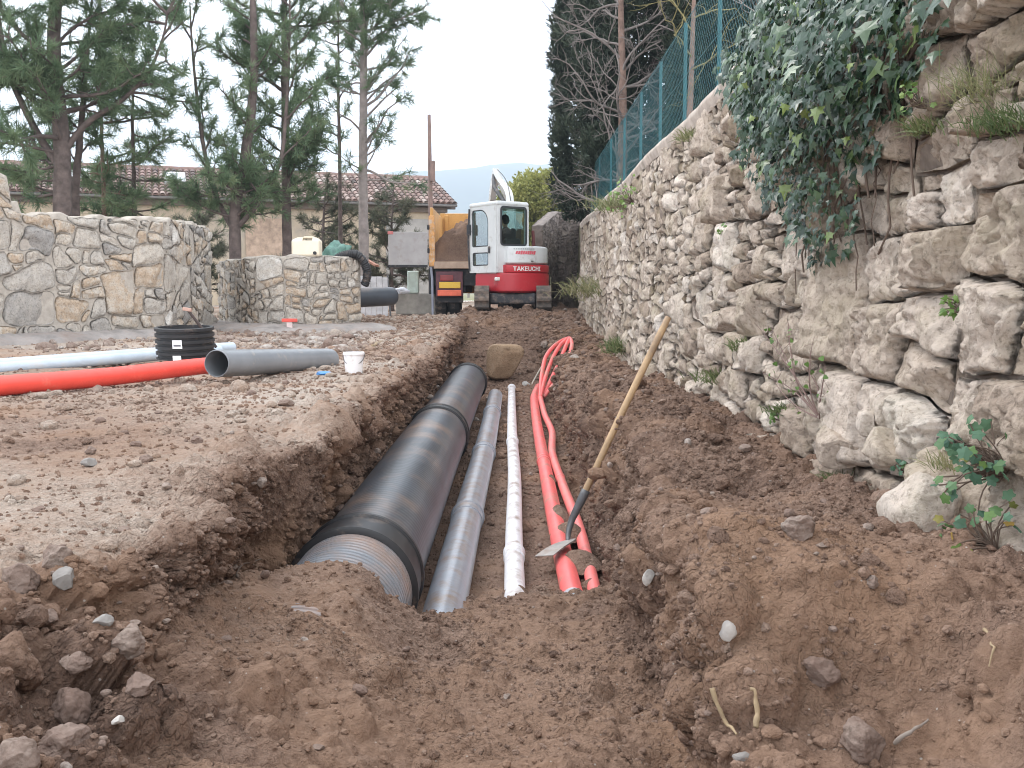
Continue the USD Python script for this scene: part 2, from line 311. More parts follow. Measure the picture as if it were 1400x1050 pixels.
near_left = (1 - sstep(1.9, 2.9, Yg)) * (1 - sstep(-.8, -.55, Xg)) ; rough = np.maximum(rough, 1.15 * near_left)
sandy = np.exp(-((Yg - 2.75) / .45) ** 2 - ((Xg - .72) / .26) ** 2); rough *= 1 - .75 * sandy
heap = sstep(15.5, 17, Yg) * (1 - sstep(22, 26, Yg)) * (Xg > -1.2); rough = np.maximum(rough, .9 * heap)
P = G.reshape(-1, 3)
lo = (fbm(P * [2.6, 2.6, 2.6], 3, 11) - .5).reshape(nr, nc)
mid = (fbm(P * 8.0, 3, 12) - .5).reshape(nr, nc)
fine = (fbm(P * 34.0, 2, 13) - .5).reshape(nr, nc)
xf = (fbm(P * 105.0, 2, 14) - .5).reshape(nr, nc)
# clods: half-buried lumps of many sizes
sel = rng.random(len(P)); dens = (np.repeat(.018 * rough.reshape(-1).clip(.15, 1.2), 1))
cen_i = np.nonzero((sel < dens) & (P[:, 1] > .4))[0]
rad = np.exp(rng.normal(math.log(.020), .64, len(cen_i))).clip(.007, .10) * (1 + .03 * P[cen_i, 1])
cen = P[cen_i] + N.reshape(-1, 3)[cen_i] * (rad * rng.uniform(-.65, .1, len(rad)))[:, None]
tree = cKDTree(cen)
Pw = P + .012 * (np.stack([noise(P * 40, s) for s in (21, 22, 23)], -1) - .5)
dd, ii = tree.query(Pw, k=7, workers=-1)
bump = np.zeros(len(P))
for q in range(7):
    r = rad[ii[:, q]]; bump = np.maximum(bump, r * np.sqrt(np.maximum(0, 1 - (dd[:, q] / r) ** 2)))
bump = bump.reshape(nr, nc)
und = (noise(P * [1.3, 1.3, 0], 15) - .5).reshape(nr, nc)
D = .05 * und * zw(1, .8, 0, .5, 0, .5, 0) + rough * ((.13 + zw(0, 0, .05, 0, .10, .07, 0)) * lo + (.075 + zw(0, 0, .03, 0, .05, .03, 0)) * mid + .95 * bump) + (.35 + rough) * (.021 * fine + .011 * xf)
D *= np.r_[np.ones(nc - nG - 4), np.linspace(1, .2, nG + 4)][None]
keep_low = np.exp(-((Xg - PIPE_X) / .2) ** 2 - ((Yg - 3.2) / .16) ** 2); D = D * (1 - .8 * keep_low)
pipe_top = np.exp(-((Xg - PIPE_X) / .3) ** 4) * sstep(3.3, 3.6, Yg) * (1 - sstep(4.6, 4.9, Yg)); D = D * (1 - .75 * pipe_top)
S = G + N * D[:, :, None]
dry = zw(.80, .79, .36, .42, .36, .37, .35) * np.ones((nr, 1))
dry = dry + .10 * infill * zw(0, 0, 0, 1, .3, 0, 0) * (fbm(P * [2, 2, 0], 2, 31).reshape(nr, nc) - .35) * 2
patch = (fbm(P * [.75, .75, 0], 4, 32) - .5).reshape(nr, nc)
dry += zw(.9, .9, .3, .1, .3, .3, .3) * patch
dry -= .22 * near_left + .05 * heap
dry -= .25 * np.exp(-((Yg - 4.6) / .7) ** 2 - ((Xg + 2.0) / .8) ** 2)                        # a darker reddish patch on the path
damp = 1 - sstep(0, .5, (zL[:, None] - G[:, :, 2])) ; dry += .06 * (damp - .5)
dry += .08 * sandy
kk = np.arange(nr - 1)[:, None] * nc; jj = np.arange(nc - 1)[None]
GF = np.stack([kk + jj, kk + jj + 1, kk + jj + nc + 1, kk + jj + nc], -1).reshape(-1, 4)
SV = S.reshape(-1, 3)
warm = np.clip(.95 * np.exp(-((Yg - 2.55) / .42) ** 4 - ((Xg - .72) / .32) ** 4) + .5 * infill * zw(0, 0, 0, 1, 0, 0, 0) * sstep(.5, .62, noise(P * [3.1, 1.4, 0], 37).reshape(nr, nc)), 0, 1) * (.55 + .45 * noise(P * 9, 38).reshape(nr, nc))
put(None, 'ground', SV, GF, SOIL, True, tone=dry.reshape(-1), kind='structure', prim={'warm': warm.reshape(-1)})
SN = np.cross(np.gradient(S, axis=1), np.gradient(S, axis=0)).reshape(-1, 3); SN /= np.linalg.norm(SN, axis=1, keepdims=True) + 1e-12
gpx, gpy, gf = project(SV)
_ok = (SV[:, 1] > .5); _gi = np.nonzero(_ok)[0]; gtree = cKDTree(np.stack([gpx, gpy], -1)[_gi])
def ground_at(px, py, rad=5):
    """The ground point seen at a place of the photograph."""
    c = gtree.query_ball_point((px, py), rad)
    if not c: c = [gtree.query((px, py))[1]]
    c = _gi[np.array(c)]; return SV[c[np.argmin(gf[c])]]
gxy = cKDTree(SV[:, :2])
def ground_z(x, y):
    d, i = gxy.query((x, y), k=4); return float(SV[i, 2].max())

# ground further off: a sheet that goes on to the hills
fy = np.r_[np.linspace(46, 120, 12), np.geomspace(140, 3000, 16)]; fx = np.r_[-np.geomspace(3000, 20, 18), np.linspace(-16, 20, 10), np.geomspace(30, 3000, 18)]
FX, FY = np.meshgrid(fx, fy); FZ = .25 + 0 * FX
def grid(X, Y, Z):
    r, c = X.shape; k = np.arange(r - 1)[:, None] * c; j = np.arange(c - 1)[None]
    return np.stack([X, Y, Z], -1).reshape(-1, 3), np.stack([k + j, k + j + 1, k + j + c + 1, k + j + c], -1).reshape(-1, 4)
FIELD = mat('field', (0.16, 0.15, 0.075), 0.95, vary=0.3, scale=.5)
V, F = grid(FX, FY, FZ); put(None, 'far_ground', V, F, FIELD, True, kind='structure')
LX, LY = np.meshgrid(np.r_[-np.geomspace(3000, 16, 22)], np.linspace(-4, 46, 20)); V, F = grid(LX, LY, .02 + .3 * np.clip((LY - 30) / 16, 0, 1))
put(None, 'left_ground', V, F, FIELD, True, kind='structure')

def ridge(name, y0, depth, x0, x1, prof, m, seed, rough=.12, nx=160, ny=18):
    """A hill: a ridge whose height over x follows prof, rising from its foot and falling behind."""
    xs = np.linspace(x0, x1, nx); t = np.linspace(0, 1, ny)
    X, T = np.meshgrid(xs, t); Y = y0 + depth * T
    H = np.interp(X, *zip(*prof)); prof_t = np.sin(np.pi * np.clip(T * .98 + .01, 0, 1)) ** .8
    Z = H * prof_t * (1 + rough * (fbm(np.stack([X / depth * 6, Y / depth * 6, 0 * X], -1), 5, seed) - .5) * 2) - 1.2
    V, F = grid(X, Y, Z); return put(None, name, V, F, m, True, kind='structure')
HILL = mat('hill_forest', (0.045, 0.06, 0.035), 1.0, vary=0.35, scale=.02)
ROCKHILL = mat('hill_scrub', (0.15, 0.14, 0.10), 1.0, vary=0.4, scale=.05)
ridge('hills', 1500, 1300, -2600, 2600, [(-2600, 160), (-1500, 250), (-800, 205), (-300, 235), (-120, 255), (0, 268), (140, 262), (500, 300), (1300, 360), (2600, 200)], HILL, 41)
ridge('rocky_hillside', 330, 220, 0, 260, [(0, 1), (6, 8), (10, 34), (13, 40), (60, 42), (260, 46)], ROCKHILL, 43, .35)
# ------------------------------------------------------------------ rubble stone walls
def cut(poly, p, d):
    a, b = [], []; n = len(poly); f = [(q[0] - p[0]) * d[1] - (q[1] - p[1]) * d[0] for q in poly]
    for i in range(n):
        j = (i + 1) % n; q, w = poly[i], poly[j]
        (a if f[i] <= 0 else b).append(q)
        if f[i] * f[j] < 0:
            u = f[i] / (f[i] - f[j]); m = (q[0] + u * (w[0] - q[0]), q[1] + u * (w[1] - q[1])); a.append(m); b.append(m)
    return a, b
def masonry_cells(rect, area, r, aniso=1.5, ang=9, spread=.7):
    """Squarish blocks of mixed sizes: the face is split again and again by slightly slanted joints."""
    x0, x1, y0, y1 = rect; nx = max(1, int((x1 - x0) / 1.3)); out = []; xs = np.linspace(x0, x1, nx + 1)
    xs[1:-1] += r.uniform(-.2, .2, nx - 1); st = [[(a, y0), (b, y0), (b, y1), (a, y1)] for a, b in zip(xs, xs[1:])]
    st = [(p, None) for p in st]
    while st:
        p, tgt = st.pop(); q = np.array(p); c = q.mean(0); A = .5 * abs(np.dot(q[:, 0], np.roll(q[:, 1], -1)) - np.dot(q[:, 1], np.roll(q[:, 0], -1)))
        t0 = area(c[0]); tgt = t0 * math.exp(r.normal(0, spread)) if tgt is None or A > 4 * t0 else tgt
        w, h = np.ptp(q[:, 0]), np.ptp(q[:, 1])
        if A < tgt * 1.45 and w < 3.2 * h and h < 2.0 * w or A < .0035: out.append(q); continue
        u = r.uniform(.34, .66); a = math.radians(r.normal(0, ang))
        if w > h * aniso * r.uniform(.8, 1.25): pt = (q[:, 0].min() + u * w, c[1]); d = (math.sin(a), math.cos(a))
        else: pt = (c[0], q[:, 1].min() + u * h); d = (math.cos(a * .6), math.sin(a * .6))
        for z in cut(p, pt, d):
            if len(z) > 2: st.append((z, None if r.random() < .6 else tgt))
    return out
from shapely.geometry import Polygon, Point
def stone_mesh(poly, gap, proud, res, r, rnd=.35, facets=3, relief=1.0, edge=.055):
    """One stone: its cell, drawn in for the joint, with a chiselled and pitted face that rounds off to the joint. Coordinates: s, out, z."""
    pg = Polygon(poly).buffer(-gap)
    if pg.is_empty or pg.area < 4e-4: return None
    rr = rnd * math.sqrt(pg.area) * .5
    q = pg.buffer(-rr)
    pg2 = q.buffer(rr, 6) if not q.is_empty and q.geom_type == 'Polygon' else pg
    if pg2.geom_type != 'Polygon': return None
    L = pg2.exterior.length; n = max(10, int(L / res))
    bd = np.array([pg2.exterior.interpolate(i * L / n).coords[0] for i in range(n)])
    x0, y0, x1, y1 = pg2.bounds; c = np.array(pg2.centroid.coords[0]); size = math.sqrt(pg2.area)
    gx, gy = np.meshgrid(np.arange(x0 + res / 2, x1, res), np.arange(y0 + res / 2, y1, res * .9)); gx[::2] += res / 2
    ip = np.stack([gx.ravel(), gy.ravel()], -1) + r.uniform(-.2, .2, (gx.size, 2)) * res
    # inside test and distance to the rim by the convex edges
    a = bd; e = np.roll(bd, -1, 0) - bd; nrm = np.stack([e[:, 1], -e[:, 0]], -1); nrm /= np.linalg.norm(nrm, axis=1, keepdims=True) + 1e-12
    if Polygon(bd).exterior.is_ccw is False: nrm = -nrm
    dist = -((ip[:, None] - a[None]) * nrm[None]).sum(-1).max(1)
    ip, dist = ip[dist > res * .45], dist[dist > res * .45]
    rings = []
    for f, dd_ in ((.0, 0.0),):
        rings.append(bd)
    pts = np.vstack([bd, ip]); e_ = np.r_[np.zeros(n), dist]
    rel = pts - c
    h = np.full(len(pts), 1e9)
    for k in range(facets):
        g = r.normal(0, .30 if k else .09, 2); h = np.minimum(h, r.uniform(0, .10) * size * (k > 0) + rel @ g)
    h -= np.median(h)
    seed = int(r.integers(1e6)); p3 = np.c_[pts, np.full(len(pts), seed % 97)]
    h += relief * size * .20 * (fbm(p3 / size * 2.2, 3, seed) - .5) + relief * .055 * (np.abs(fbm(p3 * [17, 12, 1], 3, seed + 5) - .5) * -2 + .25) + relief * .02 * (fbm(p3 * 50, 2, seed + 9) - .5)
    crack = np.abs(fbm(p3 * [5, 11, 1], 3, seed + 3) - .5); h -= relief * .022 * np.maximum(0, 1 - crack / .045)
    wv = np.clip(e_ / (size * edge + .004), 0, 1)
    out = proud * np.sqrt(np.maximum(0, 1 - (1 - wv) ** 2)) + h * wv ** .7
    back = np.c_[bd[:, 0], np.full(n, -.07), bd[:, 1]]
    V = np.vstack([np.c_[pts[:, 0], out, pts[:, 1]], back])
    T = Delaunay(pts).simplices
    s3 = pts[T]; ar = np.cross(s3[:, 1] - s3[:, 0], s3[:, 2] - s3[:, 0]); T = T[np.abs(ar) > 1e-9]; ar = ar[np.abs(ar) > 1e-9]; T[ar < 0] = T[ar < 0][:, ::-1]
    i = np.arange(n); j = (i + 1) % n; m = len(pts)
    ccw = Polygon(bd).exterior.is_ccw
    sk = np.stack([i, i + m, j + m, j], -1); sk = sk if not ccw else sk[:, ::-1]
    sk = np.vstack([sk[:, [0, 1, 2]], sk[:, [0, 2, 3]]])
    return V, np.vstack([T, sk])

def warp2(V, k=3.2, a=.05, seed=5):
    q = np.c_[V[:, 0], V[:, 2], 0 * V[:, 0]]
    V = V.copy(); V[:, 0] += a * 2 * (noise(q * k, seed) - .5) + a * .5 * (noise(q * k * 3.1, seed + 1) - .5); V[:, 2] += a * 1.6 * (noise(q * k, seed + 2) - .5) + a * .5 * (noise(q * k * 3.1, seed + 3) - .5)
    return V

# --- the old dry-stone retaining wall on the right
WX = 1.43
def wall_face(V):
    """(s, out, z) of the right wall -> world; s runs along y, out towards the trench."""
    s, o, z = V[:, 0], V[:, 1], V[:, 2]
    x = WX - o + .05 * (noise(np.c_[s * .8, 0 * s, z * 1.2], 51) - .5) * 2 + .02 * (z - .6) - .05 * sstep(3.4, 2.6, s) * sstep(1.0, 1.7, z)
    return np.c_[x, s, z]
WTOP = lambda s: 2.0 + .03 * np.sin(s * 1.3)
r3 = np.random.default_rng(33)
rect = (.6, 21.6, -.62, 1.98)
cells = masonry_cells(rect, lambda s: float(np.interp(s, [3.5, 5, 8, 12, 16], [.075, .045, .028, .024, .03])), r3, 1.5, 8, .85)
wall = thing('stone_wall', (WX, 10, -.2), 'tall old rubble stone retaining wall beside the trench, ivy hanging over it', 'wall')
stage.GetPrimAtPath(wall.path).SetCustomDataByKey('kind', 'thing')
infos = []
for i, c in enumerate(cells):
    if c is None: continue
    s = c[:, 0].mean(); a = Polygon(c).area
    infos.append((a / max(s, 2.4) ** 2, i))
infos.sort(reverse=True)
small = MB(); nparts = 0
for q, (key, i) in enumerate(infos):
    c = cells[i]; s = c[:, 0].mean(); size = math.sqrt(Polygon(c).area)
    res = max(.0105 * max(s, 2.6) / 2.6, size / 30)
    m = stone_mesh(c, (.003 + .006 * r3.random()) * (1 if s < 7 else .6), float(np.clip(r3.normal(.05, .028), .008, .12)) * (1.2 if size > .2 else .8) * (1 - .5 * sstep(6, 10, s)), res, r3, rnd=r3.uniform(.03, .18), facets=int(r3.integers(2, 5)))
    if m is None: continue
    V = wall_face(warp2(m[0], 2.8, .04)); tone = float(np.clip(r3.normal(.54, .19) , .05, .98))
    if nparts < 298: put(wall, 'stone', V, m[1], OLD_STONE, True, tone=tone); nparts += 1
    else: small.add(V, m[1], tone)
if small.n:
    V, F = small.get(); put(wall, 'small_stones', V, F, OLD_STONE, True, tone=small.tone(), kind='stuff')
# core behind the stones
S_, Z_ = np.meshgrid(np.r_[np.arange(-4, 2, .1), np.arange(2, 21.8, .035)], np.linspace(-.7, 1.99, 90))
q = np.c_[S_.ravel(), np.zeros(S_.size), Z_.ravel()]
o = -.028 + .016 * sstep(6, 10, q[:, 0]) + .06 * (fbm(np.c_[q[:, 0] * 7, q[:, 2] * 7, 0 * q[:, 0]], 3, 61) - .5)
V = wall_face(np.c_[q[:, 0], o, q[:, 2]]); F = grid(S_, Z_, Z_)[1]
put(wall, 'wall_core', V, F, JOINT_EARTH, True)
# mortared cap along the top
yy = np.r_[np.arange(.2, 21.7, .06)]
prof = np.array([(.02, -.04), (.05, .03), (.045, .07), (.0, .105), (-.12, .135), (-.33, .13), (-.36, .0), (-.36, -.06)])
cap = []
for y in yy:
    pz = prof.copy(); q = np.c_[np.full(len(prof), y * 3), prof * 9]
    pz += .035 * (np.stack([fbm(q, 3, 71), fbm(q, 3, 72)], -1) - .5)
    cap.append(np.c_[WX - pz[:, 0] + .035, np.full(len(prof), y), 1.985 + .02 * math.sin(y * 1.3) + pz[:, 1]])
cap = np.array(cap); k = np.arange(len(yy) - 1)[:, None] * len(prof); j = np.arange(len(prof) - 1)[None]
CAPM = mat('cap_render', (0.40, 0.345, 0.30), 0.95, vary=0.3, scale=5, bump=0.008, bscale=35, spec=0.2)
put(wall, 'coping', cap.reshape(-1, 3), np.stack([k + j, k + len(prof) + j, k + len(prof) + j + 1, k + j + 1], -1).reshape(-1, 4)[:, ::-1], CAPM, True)
# end of the wall at its far end, and the terrace that it holds
V, F = rbox(1.44, 2.2, 21.4, 21.75, -.5, 2.0, .03); put(wall, 'wall_end', V, F, JOINT_EARTH, 30)
TX, TY = np.meshgrid(np.r_[1.76, 1.9, np.linspace(2.2, 14, 30), 30, 100, 400], np.r_[np.linspace(-4, 30, 60), 60, 120])
TZ = 2.02 + .5 * sstep(16, 27, TY) + .1 * (fbm(np.stack([TX, TY, 0 * TX], -1) * .8, 3, 81) - .5) + np.clip((TX - 14) * .05, 0, 12)
TZ[:, 0] = -.6
TERR = mat('terrace_soil', (0.12, 0.105, 0.06), 0.95, vary=0.4, scale=3, bump=.01, bscale=20)
V, F = grid(TX, TY, TZ); put(None, 'terrace_ground', V, F, TERR, True, kind='structure')

# --- the new mortared walls on the left
def path_map(pts):
    pts = np.asarray(pts, float); L = np.r_[0, np.cumsum(np.linalg.norm(np.diff(pts, axis=0), axis=1))]
    def f(V):
        s, o, z = V[:, 0], V[:, 1], V[:, 2]
        x = np.interp(s, L, pts[:, 0]); y = np.interp(s, L, pts[:, 1])
        e = 1e-2; tx = np.interp(s + e, L, pts[:, 0]) - np.interp(s - e, L, pts[:, 0]); ty = np.interp(s + e, L, pts[:, 1]) - np.interp(s - e, L, pts[:, 1])
        n = np.hypot(tx, ty) + 1e-12; return np.c_[x + ty / n * o, y - tx / n * o, z]
    return f, L[-1]
def masonry(name, label, pts, zb, ztop, sizes, seed, res, count, thick=.38, sm_=None, bm_=None):
    sm_, bm_ = sm_ or NEW_STONE, bm_ or MORTAR
    f, L = path_map(pts); r = np.random.default_rng(seed)
    zmax = max(ztop(np.linspace(0, L, 200))); rect = (0, L, zb - .05, zmax)
    t = thing(name, f(np.array([[L / 2, 0, zb]]))[0], label, 'wall'); stage.GetPrimAtPath(t.path).SetCustomDataByKey('kind', 'thing')
    cl = masonry_cells(rect, lambda q: sizes, r, 1.35, 17, .8); n = 0; rest = MB()
    tops = lambda p: [(x, min(z, ztop(x) - .004)) for x, z in p]
    order = sorted([(-(Polygon(c).area), i) for i, c in enumerate(cl) if c is not None])
    for _, i in order:
        if cl[i][:, 1].min() > ztop(cl[i][:, 0].mean()) - .05: continue
        c = np.array(tops(cl[i])); pgc = Polygon(c).convex_hull
        if pgc.geom_type != 'Polygon' or pgc.area < .003: continue
        c = np.array(pgc.exterior.coords)[:-1]
        m = stone_mesh(c, .005 + .006 * r.random(), float(np.clip(r.normal(.022, .007), .010, .04)), max(res, math.sqrt(pgc.area) / 11), r, rnd=r.uniform(.15, .5), facets=2, relief=.55, edge=.09)
        if m is None: continue
        Vs = warp2(m[0], 4.5, .045, 9); Vs[:, 2] = np.minimum(Vs[:, 2], ztop(Vs[:, 0]) + .0); V = f(Vs); tone = float(np.clip(r.normal(.47, .2), 0, 1))
        if n < count: put(t, 'stone', V, m[1], sm_, True, tone=tone); n += 1
        else: rest.add(V, m[1], tone)
    if rest.n: V, F = rest.get(); put(t, 'small_stones', V, F, sm_, True, tone=rest.tone(), kind='stuff')
    # mortar bed: front face, top, back and ends
    ss = np.linspace(0, L, int(L / .04)); front = np.linspace(0, 1, 40)
    rows_ = []
    for s in ss:
        zt = float(ztop(s)); col_ = [(s, -.006, zb - .1 + (zt - zb + .1 - .01) * u) for u in front] + [(s, -.02, zt + .012), (s, -thick / 2, zt + .02), (s, -thick, zt), (s, -thick, zb - .1)]
        rows_.append(col_)
    A = np.array(rows_); nn = A.shape[1]; V = A.reshape(-1, 3).copy()
    V[:, 1] += .018 * (fbm(np.c_[V[:, 0] * 12, V[:, 2] * 12, V[:, 1] * 9], 3, seed + 3) - .5); V[:, 2] += .03 * (fbm(np.c_[V[:, 0] * 5, 0 * V[:, 0], 0 * V[:, 0]], 2, seed + 4) - .5) * (V[:, 2] > zb + .2)
    V = f(V); k = np.arange(len(ss) - 1)[:, None] * nn; j = np.arange(nn - 1)[None]
    F = np.stack([k + j, k + j + nn, k + j + nn + 1, k + j + 1], -1).reshape(-1, 4)
    e0 = np.array([[0, i, i + 1] for i in range(1, nn - 1)]); e1 = e0[:, ::-1] + (len(ss) - 1) * nn
    F = np.vstack([F[:, [0, 1, 2]], F[:, [0, 2, 3]], e0, e1])
    put(t, 'mortar_bed', V, F, bm_, True)
    return t
A0 = at(0, 470, 12.4); ca = at(228, 459, 14.4); cb = at(291, 452, 17.3)
dirA = (ca - A0)[:2]; dirA /= np.linalg.norm(dirA)
start = A0[:2] - dirA * 2.2
lenL = np.linalg.norm(A0[:2] - start); lA = np.linalg.norm(ca[:2] - start)
crn = [ca[:2] - dirA * .25, ca[:2] - dirA * .09 + np.array([0, .02]), ca[:2] + np.array([-.0, .1]), ca[:2] + (cb - ca)[:2] * .1]
def topA(s): s = np.asarray(s, float); return np.where(s < lenL + .2, 2.02, np.where(s < lenL + .32, 1.72, 1.57 + .11 * np.clip((s - lenL) / 4.0, 0, 1))) + .02 * np.sin(s * 9) + .015 * np.sin(s * 23)
wallA = masonry('masonry_wall', 'higher of the two new pale stone walls at left, stepped up at the picture edge', [start, *crn, cb[:2]], -.02, topA, 0.07, 101, .02, 260)
b_pts = [at(300, 445, 18.6), at(325, 445, 17.4), at(352, 445, 16.6), at(385, 445, 16.45), at(430, 445, 16.6), at(494, 443, 17.2)]
bp = smooth_path([p[:2] for p in b_pts], 30)
topB = lambda s: 1.17 + .012 * np.sin(np.asarray(s, float) * 11) + .03 * np.clip(np.asarray(s, float) - 1.5, 0, 1)
wallB = masonry('masonry_wall', 'low curved new stone wall carrying the pale jerrycan and black hose', bp, .02, topB, 0.042, 102, .025, 260)
# --- older wall far behind, right of the excavator
f0, f1, f2 = at(742, 420, 27), at(763, 420, 29), at(815, 420, 29.5)
def topF(s):
    s = np.asarray(s, float); return np.where(s < 2.1, 2.36 + .25 * s, 2.87 + .02 * np.sin(s * 5))
wallF = masonry('rubble_wall', 'brown old stone wall behind the excavator, its left top sloping down', [f0[:2], f1[:2], f2[:2] + np.array([1.5, .2])], .1, topF, 0.02, 103, .05, 80, thick=.3, sm_=FAR_STONE, bm_=FAR_BED)
# ------------------------------------------------------------------ pipes in the trench
BLACKP = mat('black_pipe_plastic', (0.042, 0.048, 0.058), 0.38, vary=0.3, scale=3, bump=0.0008, bscale=25, top=True, dirt=(0.20, 0.135, 0.10), dirt_amt=0.42, dirt_scale=1.7)
BLACKR = mat('black_rubber', (0.012, 0.012, 0.014), 0.5, vary=0.2, dirt=(0.17, 0.12, 0.095), dirt_amt=0.2, dirt_scale=5)
RIBP = mat('ribbed_pipe_plastic', (0.17, 0.18, 0.20), 0.42, vary=0.25, scale=5, dirt=(0.27, 0.19, 0.155), dirt_amt=0.55, dirt_scale=2.4)
GREYP = mat('grey_pipe_plastic', (0.23, 0.245, 0.28), 0.3, vary=0.12, scale=4, dirt=(0.20, 0.14, 0.105), dirt_amt=0.6, dirt_scale=7, top=True)
GREYD = mat('dry_grey_pipe_plastic', (0.17, 0.18, 0.195), 0.38, vary=0.12, scale=4, dirt=(0.33, 0.29, 0.25), dirt_amt=0.2, dirt_scale=6)
WHITEP = mat('white_pipe_plastic', (0.70, 0.70, 0.73), 0.35, vary=0.06, scale=5, dirt=(0.25, 0.17, 0.13), dirt_amt=0.55, dirt_scale=5, top=True)
REDP = mat('red_conduit_plastic', (0.66, 0.115, 0.11), 0.42, vary=0.12, scale=4, dirt=(0.32, 0.19, 0.14), dirt_amt=0.36, dirt_scale=5)
PINKP = mat('pale_red_conduit_plastic', (0.70, 0.16, 0.15), 0.45, vary=0.12, scale=5, dirt=(0.34, 0.21, 0.17), dirt_amt=0.42, dirt_scale=5)
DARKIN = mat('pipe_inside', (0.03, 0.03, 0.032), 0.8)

PXF = lambda y: PIPE_X + .06 * np.clip((y - 4.4) / 10, -.2, 1.1)
bp_ = thing('black_drain_pipe', (PIPE_X, 4.4, PIPE_Z), 'widest pipe in the trench, black ribbed drain with raised collars, at the left', 'pipe')
def pipe_seg(y0, y1, prof, step, n=72):
    y = np.arange(y0, y1 + 1e-6, step); P = np.c_[PXF(y) + .006 * np.sin(y * .4), y, PIPE_Z + .004 * np.sin(y)]
    return tube(P, np.array([prof(q) for q in y]), n)
ribs = lambda a, p, r0: (lambda y: r0 + a * (.5 + .5 * math.cos(2 * math.pi * y / p)) ** .6)
V, F = pipe_seg(1.6, 4.36, lambda y: PIPE_R - .012 + .012 * (math.cos(2 * math.pi * y / .042) > -.1), .007); put(bp_, 'ribbed_length', V, F, RIBP, 40)
V, F = pipe_seg(4.55, 9.1, ribs(.0012, .05, PIPE_R), .012); put(bp_, 'pipe_length', V, F, BLACKP, True)
V, F = pipe_seg(9.2, 14.6, ribs(.001, .06, PIPE_R - .006), .02); put(bp_, 'pipe_length', V, F, BLACKP, True)
def collar(y0, y1, h, lips=True):
    c = [(y0 - .006, PIPE_R - .01), (y0, PIPE_R + h * .6), (y0 + .008, PIPE_R + h), (y0 + .035, PIPE_R + h), (y0 + .045, PIPE_R + h * .55), (y1 - .045, PIPE_R + h * .55), (y1 - .035, PIPE_R + h), (y1 - .008, PIPE_R + h), (y1, PIPE_R + h * .6), (y1 + .006, PIPE_R - .01)]
    y = np.array([q[0] for q in c]); return tube(np.c_[PXF(y) + .006 * np.sin(y * .4), y, 0 * y + PIPE_Z], [q[1] for q in c], 72)
V, F = collar(4.30, 4.60, .026); put(bp_, 'collar', V, F, BLACKR, 35)
V, F = collar(9.02, 9.26, .022); put(bp_, 'collar', V, F, BLACKR, 35)
V, F = collar(14.5, 14.72, .02); put(bp_, 'collar', V, F, BLACKR, 35)

def line_pipe(name, label, cat, pts, r, m, joints=(), jr=1.1, jm=None, n=24, steps=90, group=None):
    P = smooth_path(pts, steps); t = thing(name, P[0], label, cat, group)
    V, F = tube(P, r, n); put(t, 'pipe_body', V, F, m, 40)
    for j, L in joints:
        k = np.argmin(np.abs(P[:, 1] - j)); d = P[min(k + 1, len(P) - 1)] - P[k]; d /= np.linalg.norm(d); c = P[k] + d * (j - P[k, 1]) / max(abs(d[1]), .2)
        u = np.array([-.5, -.47, -.42, .3, .36, .44, .5]) * L; rr = r * np.array([1.0, jr, jr, jr * .985, jr * 1.07, jr * 1.07, 1.0])
        V, F = tube(c + d * u[:, None], rr, n); put(t, 'socket', V, F, jm or m, 35)
    return t
zf = -.94
line_pipe('grey_drain_pipe', 'long grey plastic pipe between the wide black pipe and the white pipe', 'pipe', [(-.315, 3.9, zf + .105), (-.29, 6.5, zf + .105), (-.25, 10, zf + .108), (-.235, 14.4, zf + .11)], .098, GREYP, [(6.5, .16), (9.15, .13), (12.2, .13)], 1.06, n=36)
line_pipe('white_pipe', 'narrow white plastic pipe along the middle of the trench floor', 'pipe', [(.018, 4.3, zf + .05), (.012, 6, zf + .06), (.02, 8, zf + .062), (.0, 11, zf + .06), (-.005, 16, zf + .075)], .054, WHITEP, [(5.75, .15), (10.2, .08), (15.9, .1)], 1.12)
line_pipe('red_conduit', 'thicker red conduit lying straight under the hoe blade', 'conduit', [(.315, 4.0, zf + .05), (.30, 5, zf + .06), (.285, 7, zf + .06), (.283, 10, zf + .06), (.31, 14.3, zf + .07), (.40, 15.4, -.80)], .056, REDP, [(9.0, .12)], 1.08)
TAPE = mat('grey_tape', (0.42, 0.44, 0.47), 0.4, dirt=(0.05, 0.05, 0.06), dirt_amt=.5)
q = np.linspace(4.80, 4.92, 5); rcond = smooth_path([(.315, 4.0, zf + .05), (.30, 5, zf + .06), (.285, 7, zf + .06)], 200)
pc = np.array([rcond[np.argmin(np.abs(rcond[:, 1] - u))] for u in q]); V, F = tube(pc, .0585, 24); put(None, 'tape_band', V, F, TAPE, 40, label='grey tape wrapped round the near end of the red conduit', cat='tape')
line_pipe('red_conduit', 'thinner wavy pale red conduit at the right side of the trench floor', 'conduit', [(.43, 4.5, zf + .01), (.42, 5, zf + .04), (.425, 6.2, zf + .07), (.395, 8.0, zf + .06), (.375, 9.3, zf + .065), (.43, 11, zf + .07), (.40, 12.6, zf + .07), (.40, 14.2, zf + .08), (.42, 15.2, -.82)], .036, PINKP, [(8.2, .1)], 1.08)
end = at(774, 461, 17.6)
